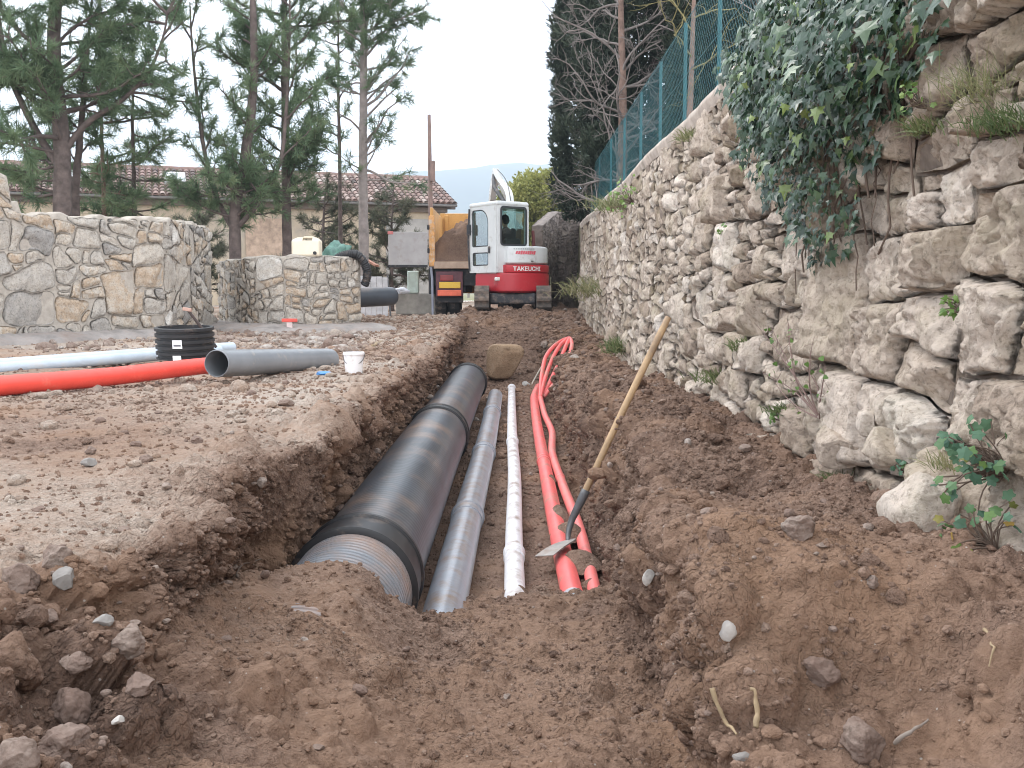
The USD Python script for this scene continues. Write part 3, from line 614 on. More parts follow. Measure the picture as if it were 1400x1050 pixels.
for k, (mx, my, md) in enumerate([(741, 505, 15.9), (750, 503, 16.2), (758, 506, 16.1), (765, 496, 16.2)]):
    lab = ['leftmost red conduit of the fan climbing out of the far trench end', 'second red conduit from the left in the fan at the far trench end', 'third red conduit from the left in the fan at the far trench end', 'rightmost red conduit of the fan climbing out of the far trench end'][k]
    up_ = lambda a, b, h: ground_at(a, b) + np.array([0, -.05, h])
    line_pipe('red_conduit', lab, 'conduit', [up_(737 + k * 3, 546, .07), (up_(737 + k * 3, 546, .07) * .55 + up_(774, 464, .03) * .45) + np.array([-.14 + .105 * k, 0, .13]), (up_(737 + k * 3, 546, .07) * .25 + up_(774, 464, .03) * .75) + np.array([-.08 + .07 * k, 0, .12]), up_(773 + k, 464, .02)], .03, REDP if k != 3 else PINKP, n=14, steps=40)
STRING = mat('string', (0.38, 0.34, 0.29), .9)
V, F = tube(smooth_path([at(727, 525, 15.2), at(752, 482, 16.6), at(777, 447, 18.2)], 12), .011, 6); put(None, 'guide_wire', V, F, STRING, 40, label='taut pale wire rising beside the fan of red conduits', cat='wire')

# little heaps of soil left lying on the pipes
def heap_mesh(c, rx, ry, h, seed, n=18, drop=.03):
    a = np.linspace(0, 2 * np.pi, n * 2, endpoint=False); rr = np.linspace(0, 1, n // 2 + 2)
    A, R = np.meshgrid(a, rr); x = R * np.cos(A); y = R * np.sin(A)
    q = np.stack([x * rx * 14, y * ry * 14, 0 * x + seed], -1)
    z = h * (1 - R ** 2) * (.55 + .9 * fbm(q, 3, seed)) - drop * R ** 2
    k = 1 + 1.5 * (fbm(q * .35, 3, seed + 1) - .5) * (R > 0)
    V = np.stack([c[0] + x * rx * k, c[1] + y * ry * k, c[2] + z], -1).reshape(-1, 3)
    kk = np.arange(len(rr) - 1)[:, None] * len(a); j = np.arange(len(a))[None]
    F = np.stack([kk + j, kk + (j + 1) % len(a), kk + len(a) + (j + 1) % len(a), kk + len(a) + j], -1)[..., ::-1].reshape(-1, 4)
    return V, F
hp = MB()
for (x, y, z, rx, ry, h, s) in [(.31, 6.75, zf + .10, .07, .22, .035, 6), (.35, 6.2, zf + .09, .11, .16, .05, 7), (.37, 5.55, zf + .09, .12, .18, .05, 8), (.41, 5.2, zf + .04, .1, .15, .045, 9), (.02, 5.0, zf + .07, .07, .1, .04, 13), (.31, 8.0, zf + .11, .05, .1, .015, 14)]:
    V, F = heap_mesh((x, y, z), rx, ry, h, s); hp.add(V, F, .42)
V, F = hp.get(); put(None, 'soil_patches', V, F, SOIL, True, tone=hp.tone(), kind='stuff')

# ------------------------------------------------------------------ hoe
WOOD = mat('hoe_handle_wood', (0.37, 0.245, 0.135), 0.6, vary=0.25, scale=9, dirt=(0.20, 0.13, 0.085), dirt_amt=.3)
IRON = mat('worn_iron', (0.30, 0.27, 0.25), 0.5, metal=.5, vary=.25, scale=14, dirt=(0.26, 0.18, 0.14), dirt_amt=.35, dirt_scale=12)
DARKIRON = mat('dark_iron', (0.10, 0.10, 0.105), 0.5, metal=.4, vary=.25, scale=14)
h0, h1 = at(787, 700, 5.85), at(914, 434, 6.0)
hd = (h1 - h0) / np.linalg.norm(h1 - h0)
hoe = thing('hoe', h0, 'long wooden handled hoe leaning on the bank, blade resting on the red conduit', 'hoe')
P = np.array([h0 + hd * t * np.linalg.norm(h1 - h0) + np.array([0, 0, .012 * math.sin(t * 3)]) for t in np.linspace(-.03, 1, 14)]); V, F = tube(P, np.r_[.017, np.linspace(.0195, .021, 12), .018], 14); put(hoe, 'handle', V, F, WOOD, True)
neck = at(777, 742, 5.75)
P = smooth_path([h0 + hd * .14, h0 + hd * .01, h0 - hd * .05, neck + np.array([.0, .03, .02]), neck], 12); V, F = tube(P, np.r_[.0265, .0265, np.linspace(.026, .013, 10)], 12); put(hoe, 'socket', V, F, DARKIRON, True)
b0, b1 = neck + np.array([.035, .03, .012]), at(744, 760, 5.5)
dv_ = (b1 - b0); L = np.linalg.norm(dv_); dv_ /= L; sv = np.cross(dv_, [0, .35, 1.0]); sv /= np.linalg.norm(sv); nv = np.cross(sv, dv_)
tt = np.linspace(0, 1, 9); ww = np.array([.022, .05, .072, .082, .088, .092, .095, .097, .098]) * .62
top, bot = [], []
for t, w_ in zip(tt, ww):
    c = b0 + dv_ * L * t + nv * (.012 * math.sin(math.pi * t)); th = .005 - .003 * t
    for u in (-1, -.33, .33, 1): top.append(c + sv * w_ * u + nv * th); bot.append(c + sv * w_ * u - nv * th)
V = np.array(top + bot); m = len(top); F = []
for i in range(8):
    for j in range(3):
        a = i * 4 + j; F += [[a, a + 1, a + 5, a + 4], [m + a + 4, m + a + 5, m + a + 1, m + a]]
    F += [[i * 4, i * 4 + 4, m + i * 4 + 4, m + i * 4], [i * 4 + 3, m + i * 4 + 3, m + i * 4 + 7, i * 4 + 7]]
F += [[32, 33, m + 33, m + 32], [33, 34, m + 34, m + 33], [34, 35, m + 35, m + 34]]
put(hoe, 'blade', V, F, IRON, 30)

# ------------------------------------------------------------------ block of stone at the trench end
def boulder(size, seed, sub=3, rough=.2, cuts=9, boxy=.0):
    """A broken rock: a sphere cut by random planes and roughened."""
    m = trimesh.creation.icosphere(subdivisions=sub); V = m.vertices.copy(); r = np.random.default_rng(seed)
    if boxy: V = np.sign(V) * np.abs(V) ** (1 - boxy); V /= np.abs(V).max()
    for _ in range(cuts):
        n = r.normal(size=3); n /= np.linalg.norm(n); d = r.uniform(.55, .88); e = V @ n - d; V = V - np.maximum(e, 0)[:, None] * n * .92
    V = V * (1 + rough * (fbm(V * 1.7 + seed * 3.1, 4, seed) - .5)[:, None] + .25 * rough * (fbm(V * 7 + seed, 2, seed + 2) - .5)[:, None])
    return V * np.asarray(size) / 1.0, m.faces
BLOCK = stone_mat('ochre_block_stone', [(0, (0.19, 0.125, 0.08)), (.5, (0.29, 0.20, 0.13)), (1, (0.44, 0.35, 0.26))], 0, pit=.008)
c = at(691, 495, 16.6); V, F = boulder((.30, .24, .29), 5, 4, .1, 5, .62); V = rotz(V, .12); put(None, 'stone_block', V + c, F, BLOCK, True, tone=.5, label='squared ochre stone block standing at the far end of the trench', cat='stone block')

# ------------------------------------------------------------------ things lying left of the trench
p0, p1 = at(296, 497, 7.35), at(450, 491.5, 9.3); d = p1 - p0
ground_fix = []
t = thing('grey_pipe_offcut', p0, 'short cut length of thick grey pipe lying open mouthed on the path', 'pipe')
u = np.r_[0, .004, np.linspace(.02, .985, 12), 1.0]; V, F = tube(p0 + d * u[:, None], np.r_[.0965, .1, np.full(12, .1), .097], 48, inner=np.full(15, .0925)); put(t, 'pipe_body', V, F, GREYD, 40)
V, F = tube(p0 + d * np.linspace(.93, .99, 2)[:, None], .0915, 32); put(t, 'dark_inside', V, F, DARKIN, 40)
r0 = at(-60, 533, 5.9); r1 = at(277, 500.5, 7.75)
REDD = mat('bright_red_plastic', (0.66, 0.062, 0.042), 0.42, vary=.1, dirt=(0.45, 0.2, 0.15), dirt_amt=.15)
V, F = tube(smooth_path([r0 + (r0 - r1) * .5, r0, (r0 + r1) / 2 + np.array([0, .02, -.012]), r1, r1 + (r1 - r0) * .05], 40), .0625, 28); put(None, 'red_pipe', V, F, REDD, 40, label='bright red pipe lying on the path at left, in front of the black ring', cat='pipe')
BLUEG = mat('pale_blue_pipe_plastic', (0.40, 0.46, 0.52), 0.35, vary=.1, dirt=(0.45, 0.40, 0.35), dirt_amt=.2)
for k, (a, b) in enumerate([(at(-60, 503.5, 8.1), at(318, 475, 10.4)), (at(-60, 508.5, 7.9), at(300, 479, 10.2))]):
    V, F = tube(smooth_path([a + (a - b) * .3, a, (a + b) / 2, b], 20), .055 if k == 0 else .05, 20); put(None, 'pale_blue_pipe', V, F, BLUEG, 40, label=['farther of the two pale blue pipes lying behind the red pipe', 'nearer of the two pale blue pipes lying behind the red pipe'][k], cat='pipe')
rc = at(255, 489, 9.1)
t = thing('black_ring', rc, 'black ribbed cut ring of wide drain pipe standing on the path', 'pipe ring')
zz = np.linspace(0, .275, 90); R = .238 + .017 * (np.cos(2 * np.pi * zz / .052) > -.2)
tilt = np.array([[1, 0, 0], [0, 1, -.12], [.06, .12, 1]])
V, F = tube(np.c_[0 * zz, 0 * zz, zz], R, 56, inner=np.full(90, .222)); put(t, 'ring_body', V @ np.array([[1, 0, -.03], [0, 1, -.06], [0.0, .05, 1]]).T + rc, F, BLACKR, 40)
PAPER = mat('paper_label', (0.72, 0.72, 0.74), .7, vary=.05)
PAPERD = mat('paper_print', (0.12, 0.12, 0.14), .7)
def on_ring(u0, u1, z0, z1, r=.2585):
    a = np.linspace(u0, u1, 9); V = np.r_[np.c_[r * np.sin(a), -r * np.cos(a), 0 * a + z0], np.c_[r * np.sin(a), -r * np.cos(a), 0 * a + z1]]
    i = np.arange(8); return V @ np.array([[1, 0, -.03], [0, 1, -.06], [0.0, .05, 1]]).T + rc, np.stack([i, i + 1, i + 10, i + 9], -1)
V, F = on_ring(-.12, .2, .105, .18); lab = put(t, 'paper_label', V, F, PAPER, True)
V, F = on_ring(-.08, .16, .125, .14, .2595); put(lab, 'print_line', V, F, PAPERD, True)
V, F = on_ring(-.14, .14, .0, .045); put(t, 'paper_label', V, F, PAPER, True)
STICK = mat('dark_stick', (0.07, 0.05, 0.045), .7); SX0, SX1 = at(283, 458, 9.2), at(257, 424, 9.1)
V, F = tube(np.array([SX0 + (SX0 - SX1) * .5, SX0, SX1]), [.014, .016, .013], 8); st_ = thing('hammer_handle', SX1, 'dark stick with a pale tip poking out of the black ring', 'tool')
put(st_, 'shaft', V, F, STICK, True); V, F = bar(SX1 + np.array([-.045, 0, .012]), SX1 + np.array([.03, 0, 0]), .03); put(st_, 'head', V, F, mat('pinkish_wood', (.4, .25, .2), .7), True)
# bucket
bc = at(484, 511, 8.35); bc[2] = ground_z(bc[0], bc[1]) - .01
WPL = mat('white_bucket_plastic', (0.74, 0.73, 0.74), 0.45, vary=.05, dirt=(0.5, 0.45, 0.42), dirt_amt=.3, dirt_scale=12)
t = thing('bucket', bc, 'small white plastic bucket standing near the trench edge', 'bucket')
zz = np.r_[0, .004, np.linspace(.01, .155, 8), .156, .166, .175, .178]; R = np.r_[.062, .067, np.linspace(.068, .082, 8), .087, .0885, .087, .084]
V, F = tube(bc + np.c_[0 * zz, 0 * zz, zz], R, 32, inner=R - .004); put(t, 'bucket_body', V, F, WPL, 40)
V, F = tube(bc + np.c_[[0, 0], [0, 0], [.006, .012]], .063, 24); put(t, 'bucket_floor', V, F, WPL, 40)
a = np.linspace(-.1, np.pi + .1, 16); V, F = tube(bc + np.c_[.088 * np.cos(a), -.088 * np.abs(np.sin(a)) * .75, .15 - .075 * np.sin(a)], .003, 6); put(t, 'bail_handle', V, F, DARKIRON, True)
BLUES = mat('blue_plastic', (0.06, 0.22, 0.52), .5)
gp = at(443, 508, 8.2); gp[2] = ground_z(*gp[:2]); V, F = boulder((.07, .05, .02), 77, 2, .5, 4); put(None, 'blue_scrap', V + gp + [0, 0, .012], F, BLUES, False, label='scrap of bright blue plastic beside the grey pipe end', cat='plastic scrap')
# stake with a red top, and red paint on the wall's footing
s0 = at(396, 444, 16.0); s0[2] = ground_z(*s0[:2]) - .02
t = thing('survey_stake', s0, 'small white stake with a red top before the low curved wall', 'stake')
V, F = rbox(-.045, .045, -.02, .02, 0, .19, .006); put(t, 'post', V + s0, F, mat('stake_white', (.62, .5, .48), .7), 30)
V, F = rbox(-.12, .12, -.025, .025, .19, .245, .008); put(t, 'cap', V + s0, F, mat('stake_red', (.62, .09, .07), .6), 30)
# concrete footing along the low wall
ft = MB(); FOOT = mat('footing_concrete', (0.29, 0.262, 0.245), .95, vary=.35, scale=4, bump=.02, bscale=14, dirt=(.22, .17, .145), dirt_amt=.5, dirt_scale=2)
def strip(name, pts, w, h, m, seed, label, cat):
    P = smooth_path(pts, 60); T = np.gradient(P[:, :2], axis=0); T /= np.linalg.norm(T, axis=1, keepdims=True); Nn = np.c_[T[:, 1], -T[:, 0]]
    u = np.linspace(-.05, 1, 14); V = []
    for i in range(60):
        for q in u:
            z = h * (1 - max(q, 0) ** 3) + .05 * (float(fbm(np.array([[i * .5, q * 4, seed]]), 3, seed)[0]) - .5) * (q > -.01)
            V.append([*(P[i, :2] + Nn[i] * w * q * (1 + .35 * (float(noise(np.array([[i * .25, seed, 0.]]), 3)[0]) - .5))), P[i, 2] + (z if q < .999 else -.06)])
    k = np.arange(59)[:, None] * 14; j = np.arange(13)[None]; F = np.stack([k + j, k + j + 14, k + j + 15, k + j + 1], -1).reshape(-1, 4)[:, ::-1]
    return put(None, name, np.array(V), F, m, True, label=label, cat=cat)
strip('wall_footing', [np.r_[p[:2], .03] for p in bp[2:]] , .75, .09, FOOT, 3, 'rough grey concrete footing in front of the low curved wall', 'footing')
la = [np.r_[start + (ca[:2] - start) * q, .02] for q in np.linspace(.2, .97, 8)]
strip('wall_footing', la, .5, .1, FOOT, 8, 'rough grey concrete footing along the higher stepped wall', 'footing')
# jerrycan, green sheet, black hose on the low wall
jc = at(420, 358, 16.75); JER = mat('jerrycan_plastic', (0.66, 0.58, 0.45), .45, vary=.08)
jc[2] = 1.195
t = thing('jerrycan', jc, 'pale cream jerrycan standing on top of the low curved wall', 'jerrycan')
A = manifold3d.Manifold.batch_hull([manifold3d.Manifold.sphere(.045, 16).translate((x, y, z)) for x in (-.185, .185) for y in (-.09, .09) for z in (.045, .24)] + [manifold3d.Manifold.sphere(.03, 12).translate((x, y, .285)) for x in (-.13, .15) for y in (-.05, .05)])
V, F = man(A - manifold3d.Manifold.cube((.16, .3, .05), True).translate((.03, 0, .285))); put(t, 'body', V + jc, F, JER, 35)
V, F = tube(jc + smooth_path([(-.07, 0, .27), (-.04, 0, .315), (.1, 0, .315), (.13, 0, .27)], 12), .017, 10); put(t, 'handle', V, F, JER, True)
V, F = tube(jc + np.array([[.155, -.128, .06], [.155, -.165, .06]]), .028, 14); put(t, 'cap', V, F, BLACKR, 40)
gs = at(460, 352, 17.6); GREENS = mat('green_sheet', (0.10, 0.20, 0.165), .55, vary=.3, scale=12)
V, F = boulder((.21, .14, .22), 21, 3, 1.3, 3); gs[2] = 1.24; put(None, 'green_sheet', V + gs, F, GREENS, True, label='crumpled green plastic sheet behind the low wall beside the jerrycan', cat='plastic sheet')
hz = smooth_path([at(458, 356, 17.15), at(470, 349, 17.1), at(484, 347, 17.05), at(496, 356, 17.1), at(502, 372, 17.15), at(498, 390, 17.2)], 120)
V, F = tube(hz, .062 + .012 * (np.cos(np.arange(120) * 2 * np.pi / 4) > 0), 16); put(None, 'black_hose', V, F, BLACKR, True, label='thick black ribbed hose draped over the end of the low wall', cat='hose')
# black pipe lying beyond the low wall
q0, q1 = at(470, 408, 18.6), at(538, 405, 19.3); d = q1 - q0
t = thing('black_pipe_offcut', q0, 'thick black pipe lying on the ground beyond the low curved wall', 'pipe')
V, F = tube(q0 + d * np.r_[0, np.linspace(.01, .96, 8), .985, 1.0][:, None], np.r_[.17, np.full(8, .175), .165, .12], 32); put(t, 'pipe_body', V, F, BLACKP, 40)
V, F = tube(q0 + d * np.array([.999, 1.02])[:, None], .135, 24); put(t, 'end_plug', V, F, BLACKR, 40)
# ------------------------------------------------------------------ long house behind the trees
def house_pt(px, py, dl): return at(px, py, dl)
HL, HR = np.array([-18.3, 32.4]), np.array([-2.02, 38.0])            # eaves line from left to right
ax = (HR - HL) / np.linalg.norm(HR - HL); bx = np.array([-ax[1], ax[0]]); HLEN = np.linalg.norm(HR - HL)
def hw(V):
    V = np.asarray(V, float); return np.c_[HL[0] + ax[0] * V[:, 0] + bx[0] * V[:, 1], HL[1] + ax[1] * V[:, 0] + bx[1] * V[:, 1], V[:, 2]]
PLASTER = mat('tan_plaster', (0.40, 0.33, 0.245), .95, vary=.25, scale=.9, bump=.01, bscale=6, dirt=(0.27, 0.24, 0.205), dirt_amt=.45, dirt_scale=.5)
TILE = stone_mat('roof_tile', [(0, (0.085, 0.07, 0.066)), (.35, (0.165, 0.122, 0.11)), (.6, (0.235, 0.155, 0.135)), (.8, (0.30, 0.235, 0.21)), (1, (0.37, 0.33, 0.30))], 0, pit=.004)
house = thing('long_house', (*((HL + HR) / 2), 0), 'long tan house with a clay tile roof behind the pine trees', 'house')
def hbox(x0, x1, y0, y1, z0, z1, r=.01): V, F = rbox(x0, x1, y0, y1, z0, z1, r); return hw(V), F
DEP, EAV, RDG = 3.4, 3.87, 5.1
V = np.array([(0, .35, -.2), (HLEN - .35, .35, -.2), (HLEN - .35, 2 * DEP, -.2), (0, 2 * DEP, -.2), (0, .35, EAV - .05), (HLEN - .35, .35, EAV - .05), (HLEN - .35, 2 * DEP, EAV - .05), (0, 2 * DEP, EAV - .05), (0, DEP, RDG - .15), (HLEN - .35, DEP, RDG - .15)])
F = np.array([(0, 1, 5), (0, 5, 4), (1, 2, 6), (1, 6, 5), (2, 3, 7), (2, 7, 6), (3, 0, 4), (3, 4, 7), (5, 6, 9), (4, 8, 7)])
put(house, 'wall', hw(V), F, PLASTER, False)
rf_ = put(house, 'roof', hw(np.array([(0, 0, EAV - .03), (HLEN, 0, EAV - .03), (HLEN, DEP, RDG - .03), (0, DEP, RDG - .03), (HLEN, 2 * DEP, EAV - .03), (0, 2 * DEP, EAV - .03), (0, 0, EAV - .11), (HLEN, 0, EAV - .11), (HLEN, DEP, RDG - .11), (0, DEP, RDG - .11), (HLEN, 2 * DEP, EAV - .11), (0, 2 * DEP, EAV - .11)])),
          np.array([(0, 1, 2), (0, 2, 3), (3, 2, 4), (3, 4, 5), (6, 8, 7), (6, 9, 8), (9, 10, 8), (9, 11, 10), (0, 6, 7), (0, 7, 1), (1, 7, 8), (1, 8, 2), (2, 8, 10), (2, 10, 4)]), mat('roof_underlay', (.25, .16, .12), .95), False)
rr = np.random.default_rng(5); nt = int(HLEN / .215); slope = math.hypot(DEP, RDG - EAV)
for k in range(nt):
    xc = (k + .5) * HLEN / nt; mb = MB(); a = np.linspace(0, np.pi, 6); nrow = 9
    base_t = rr.uniform(.35, .75) - .25 * sstep(.72, .45, k / nt) * rr.uniform(.3, 1)
    for q in range(nrow):
        u0, u1 = q / nrow, (q + 1.12) / nrow; V = []
        for u, lift in ((u0 - .03, .03), (u1 - .03, .0)):
            wv = .095 * (1.05 if lift else .92); V += [(xc + wv * math.cos(b) + rr.normal(0, .004), DEP * u, EAV + (RDG - EAV) * u + .085 * math.sin(b) + lift - .01) for b in a]
        i = np.arange(5); F = np.stack([i, i + 6, i + 7, i + 1], -1)
        front = np.array([[0, j, j + 1] for j in range(1, 5)])
        Fq = np.vstack([F[:, [0, 1, 2]], F[:, [0, 2, 3]], front[:, ::-1]])
        mb.add(hw(np.array(V)), Fq, np.clip(base_t + rr.normal(0, .16), 0, 1))
    V, F = mb.get(); put(rf_, 'tile_column', V, F, TILE, True, tone=mb.tone())
xr = np.linspace(0, HLEN, 60); V, F = tube(hw(np.c_[xr, 0 * xr + DEP, 0 * xr + RDG + .01]), .11 + .012 * (np.arange(60) % 2), 10); put(rf_, 'ridge_tiles', V, F, TILE, True, tone=.55)
V, F = hbox(0, HLEN, -.09, .02, EAV - .13, EAV - .03, .03); put(house, 'gutter', V, F, mat('zinc', (.13, .12, .115), .6, metal=.3), 30)
V, F = hbox(0, HLEN - .3, .2, .36, EAV - .32, EAV - .13, .01); put(house, 'eaves_board', V, F, mat('eaves_wood', (.15, .12, .10), .9), 30)
for z in (0, 1): V, F = hbox(HLEN - .45, HLEN + .12, .6 + 1.6 * z, .75 + 1.6 * z, EAV - .16 + .55 * z, EAV - .02 + .55 * z); put(house, 'purlin', V, F, mat('purlin_wood', (.10, .08, .075), .9) if z == 0 else '/World/Looks/purlin_wood', 30)
SKYL = mat('skylight_glass', (.75, .8, .85), .15, vary=.02)
def on_roof(x0, x1, u0, u1, h): return hw(np.array([(x, DEP * u, EAV + (RDG - EAV) * u + hh) for hh in (0, h) for x, u in ((x0, u0), (x1, u0), (x1, u1), (x0, u1))]))
BOXF = np.array([(0, 3, 2), (0, 2, 1), (4, 5, 6), (4, 6, 7), (0, 1, 5), (0, 5, 4), (1, 2, 6), (1, 6, 5), (2, 3, 7), (2, 7, 6), (3, 0, 4), (3, 4, 7)])
for sx in (240, 108):
    w_ = at(sx, 248, 35.6); lx = (w_[:2] - HL) @ ax
    n_ = put(house, 'skylight', on_roof(lx - .36, lx + .36, .40, .76, .13), BOXF, mat('skylight_frame', (.3, .3, .3), .5) if sx == 240 else '/World/Looks/skylight_frame', False)
    put(n_, 'pane', on_roof(lx - .31, lx + .31, .43, .73, .15), BOXF, SKYL, False)
BRICKW = mat('brick_blocking', (.33, .245, .185), .95, vary=.35, scale=5, bump=.012, bscale=14); GREYW = mat('grey_render', (.30, .285, .265), .95, vary=.2, scale=2)
for px0, px1, z0, z1, m_ in [(338, 388, .9, 3.2, BRICKW), (548, 612, .3, 3.3, GREYW)]:
    a0 = (at(px0, 320, 35.2)[:2] - HL) @ ax; a1 = (at(px1, 320, 35.9)[:2] - HL) @ ax
    V, F = hbox(a0, a1, .3, .352, z0, z1, .01); put(house, 'infill_panel', V, F, m_, 30)
V, F = rbox(-.35, .35, -.3, .3, 0, .95, .02); hp_ = np.array([*(at(484, 350, 24.5)[:2]), 0.1]); hp_[2] = .72
hut = thing('brick_barbecue', hp_, 'little masonry hut with a sloping red tile top behind the low wall', 'barbecue')
put(hut, 'body', V + hp_ - [0, 0, .6], F, PLASTER, 30)
for s in (-1, 1):
    V, F = bar(hp_ + np.array([-.1 if s > 0 else -.02, -.3, .86]), hp_ + np.array([.55 * s, -.3, .52]), .08, .05); V2, F2 = bar(hp_ + np.array([-.05, 0, .87]), hp_ + np.array([.55 * s, 0, .53]), .7, .05); put(hut, 'roof_slab', V2, F2, mat('hut_tile', (.42, .22, .16), .9) if s < 0 else '/World/Looks/hut_tile', 30)
# --- white plank gate leaning, grey blocks, pale box and bag beyond the low wall
GW = mat('grey_white_planks', (.46, .45, .46), .85, vary=.2, scale=8)
g0 = at(511, 397, 22.3); g0[2] = .05
gate = thing('plank_gate', g0, 'weathered grey white plank gate standing beyond the low wall', 'gate')
for k in range(5):
    V, F = rbox(-.3 + k * .122, -.185 + k * .122, -.015, .015, .05, .93 - .008 * k + .012 * (k % 2), .004); put(gate, 'plank', V + g0, F, GW, 30)
for z in (.22, .78): V, F = rbox(-.29, .31, .016, .05, z, z + .08, .005); put(gate, 'rail', V + g0, F, GW, 30)
V, F = bar(g0 + np.array([.36, 0, 0]), g0 + np.array([.30, .02, .95]), .035); put(gate, 'post', V, F, DARKIRON, 30)
k0 = at(570, 414, 25.6); CONC = mat('old_concrete', (.30, .285, .26), .95, vary=.25, scale=5, bump=.01)
V, F = rbox(-.5, .55, -.3, .3, 0, .52, .03); put(None, 'concrete_trough', V + [k0[0], k0[1], .08], F, CONC, 30, label='grey concrete block left of the truck under its open tailgate', cat='concrete block')
V, F = rbox(-.14, .14, -.1, .1, 0, .55, .03); put(None, 'pale_box', V + [at(565, 390, 25.4)[0], 25.4, .6], F, mat('pale_green_plastic', (.50, .60, .55), .5), 30, label='pale green upright plastic box standing on the concrete block', cat='box')
V, F = boulder((.22, .14, .1), 31, 3, .8, 3); put(None, 'white_bag', V + [at(551, 390, 25.4)[0], 25.4, .66], F, mat('white_plastic_bag', (.6, .63, .7), .5), True, label='crumpled whitish bag lying on the concrete block', cat='bag')
# --- utility pole
POLE = mat('pole_wood', (.19, .13, .115), .85, vary=.3, scale=3); pz = at(589, 300, 30.5)
t = thing('utility_pole', (pz[0], 30.5, 0), 'tall brown wooden pole rising behind the truck', 'pole')
V, F = tube(np.array([[pz[0], 30.5, -.1], [pz[0] + .0, 30.5, 3], [pz[0] - .03, 30.5, at(588, 157, 30.5)[2]]]), [.085, .07, .05], 12); put(t, 'shaft', V, F, POLE, True)
q = at(590.5, 234, 30.4); V, F = rbox(-.05, .09, -.06, .06, -.3, .3, .02); put(t, 'bracket', V + q, F, POLE, 30)

# ------------------------------------------------------------------ trees
def foliage_mat(name, ramp, transl=.35, rough=.6, spec=.3):
    return usdkit.material(stage, '/World/Looks/' + name, {
        'a': ('attribute', {'attribute': 'tone'}), 'g': ('geometry', {}), 'nz': ('noise_texture', {'scale': 1.5, 'detail': 3.0}),
        's': ('math', {'math_type': 'multiply_add', 'value2': .6, 'value3': -.3}), 'ad': ('math', {'math_type': 'add'}), 'rp': ('rgb_ramp', {'ramp': ramp}),
        'p': ('principled_bsdf', {'roughness': rough, 'specular_ior_level': spec}), 't': ('translucent_bsdf', {}), 'm': ('mix_closure', {'fac': transl})},
        [('g.position', 'nz.vector'), ('nz.fac', 's.value1'), ('a.fac', 'ad.value1'), ('s.value', 'ad.value2'), ('ad.value', 'rp.fac'), ('rp.color', 'p.base_color'), ('rp.color', 't.color'), ('p.BSDF', 'm.closure1'), ('t.BSDF', 'm.closure2')], surface='m.closure')
PINE = foliage_mat('pine_needles', [(0, (.065, .105, .065)), (.5, (.135, .20, .11)), (1, (.23, .28, .15))], .4)
PINED = foliage_mat('grey_pine_needles', [(0, (.05, .058, .04)), (.5, (.085, .095, .06)), (1, (.14, .13, .085))], .25)
CYPR = foliage_mat('cypress_scales', [(0, (.018, .028, .020)), (.5, (.042, .058, .038)), (1, (.10, .11, .07))], .15)
BARKM = mat('pine_bark', (.105, .08, .072), .95, vary=.4, scale=7, bump=.02, bscale=18)
BARKP = mat('red_pine_bark', (.19, .125, .10), .95, vary=.35, scale=7, bump=.02, bscale=18)
GREYBARK = mat('grey_bark', (.25, .215, .20), .95, vary=.3, scale=6, bump=.01, bscale=22)
def needles(C, A, L, n, w, r):
    """Tufts: n thin needles spread about the axis A at each of the places C."""
    N_ = len(C); C = np.repeat(C, n, 0); A = np.repeat(A, n, 0); L = np.repeat(np.broadcast_to(L, (N_,)), n)
    d = A * r.uniform(.2, 1.2, (len(C), 1)) + r.normal(0, .62, C.shape); d /= np.linalg.norm(d, axis=1, keepdims=True) + 1e-9
    s = np.cross(d, r.normal(size=C.shape)); s /= np.linalg.norm(s, axis=1, keepdims=True) + 1e-9
    L = L * r.uniform(.6, 1.15, len(C)); b = C + r.normal(0, .015, C.shape)
    V = np.stack([b - s * w * .5, b + s * w * .5, b + d * L[:, None] + s * w * .3, b + d * L[:, None] - s * w * .3], 1).reshape(-1, 3)
    i = np.arange(len(C))[:, None] * 4; return V, np.vstack([i + [0, 1, 2], i + [0, 2, 3]])
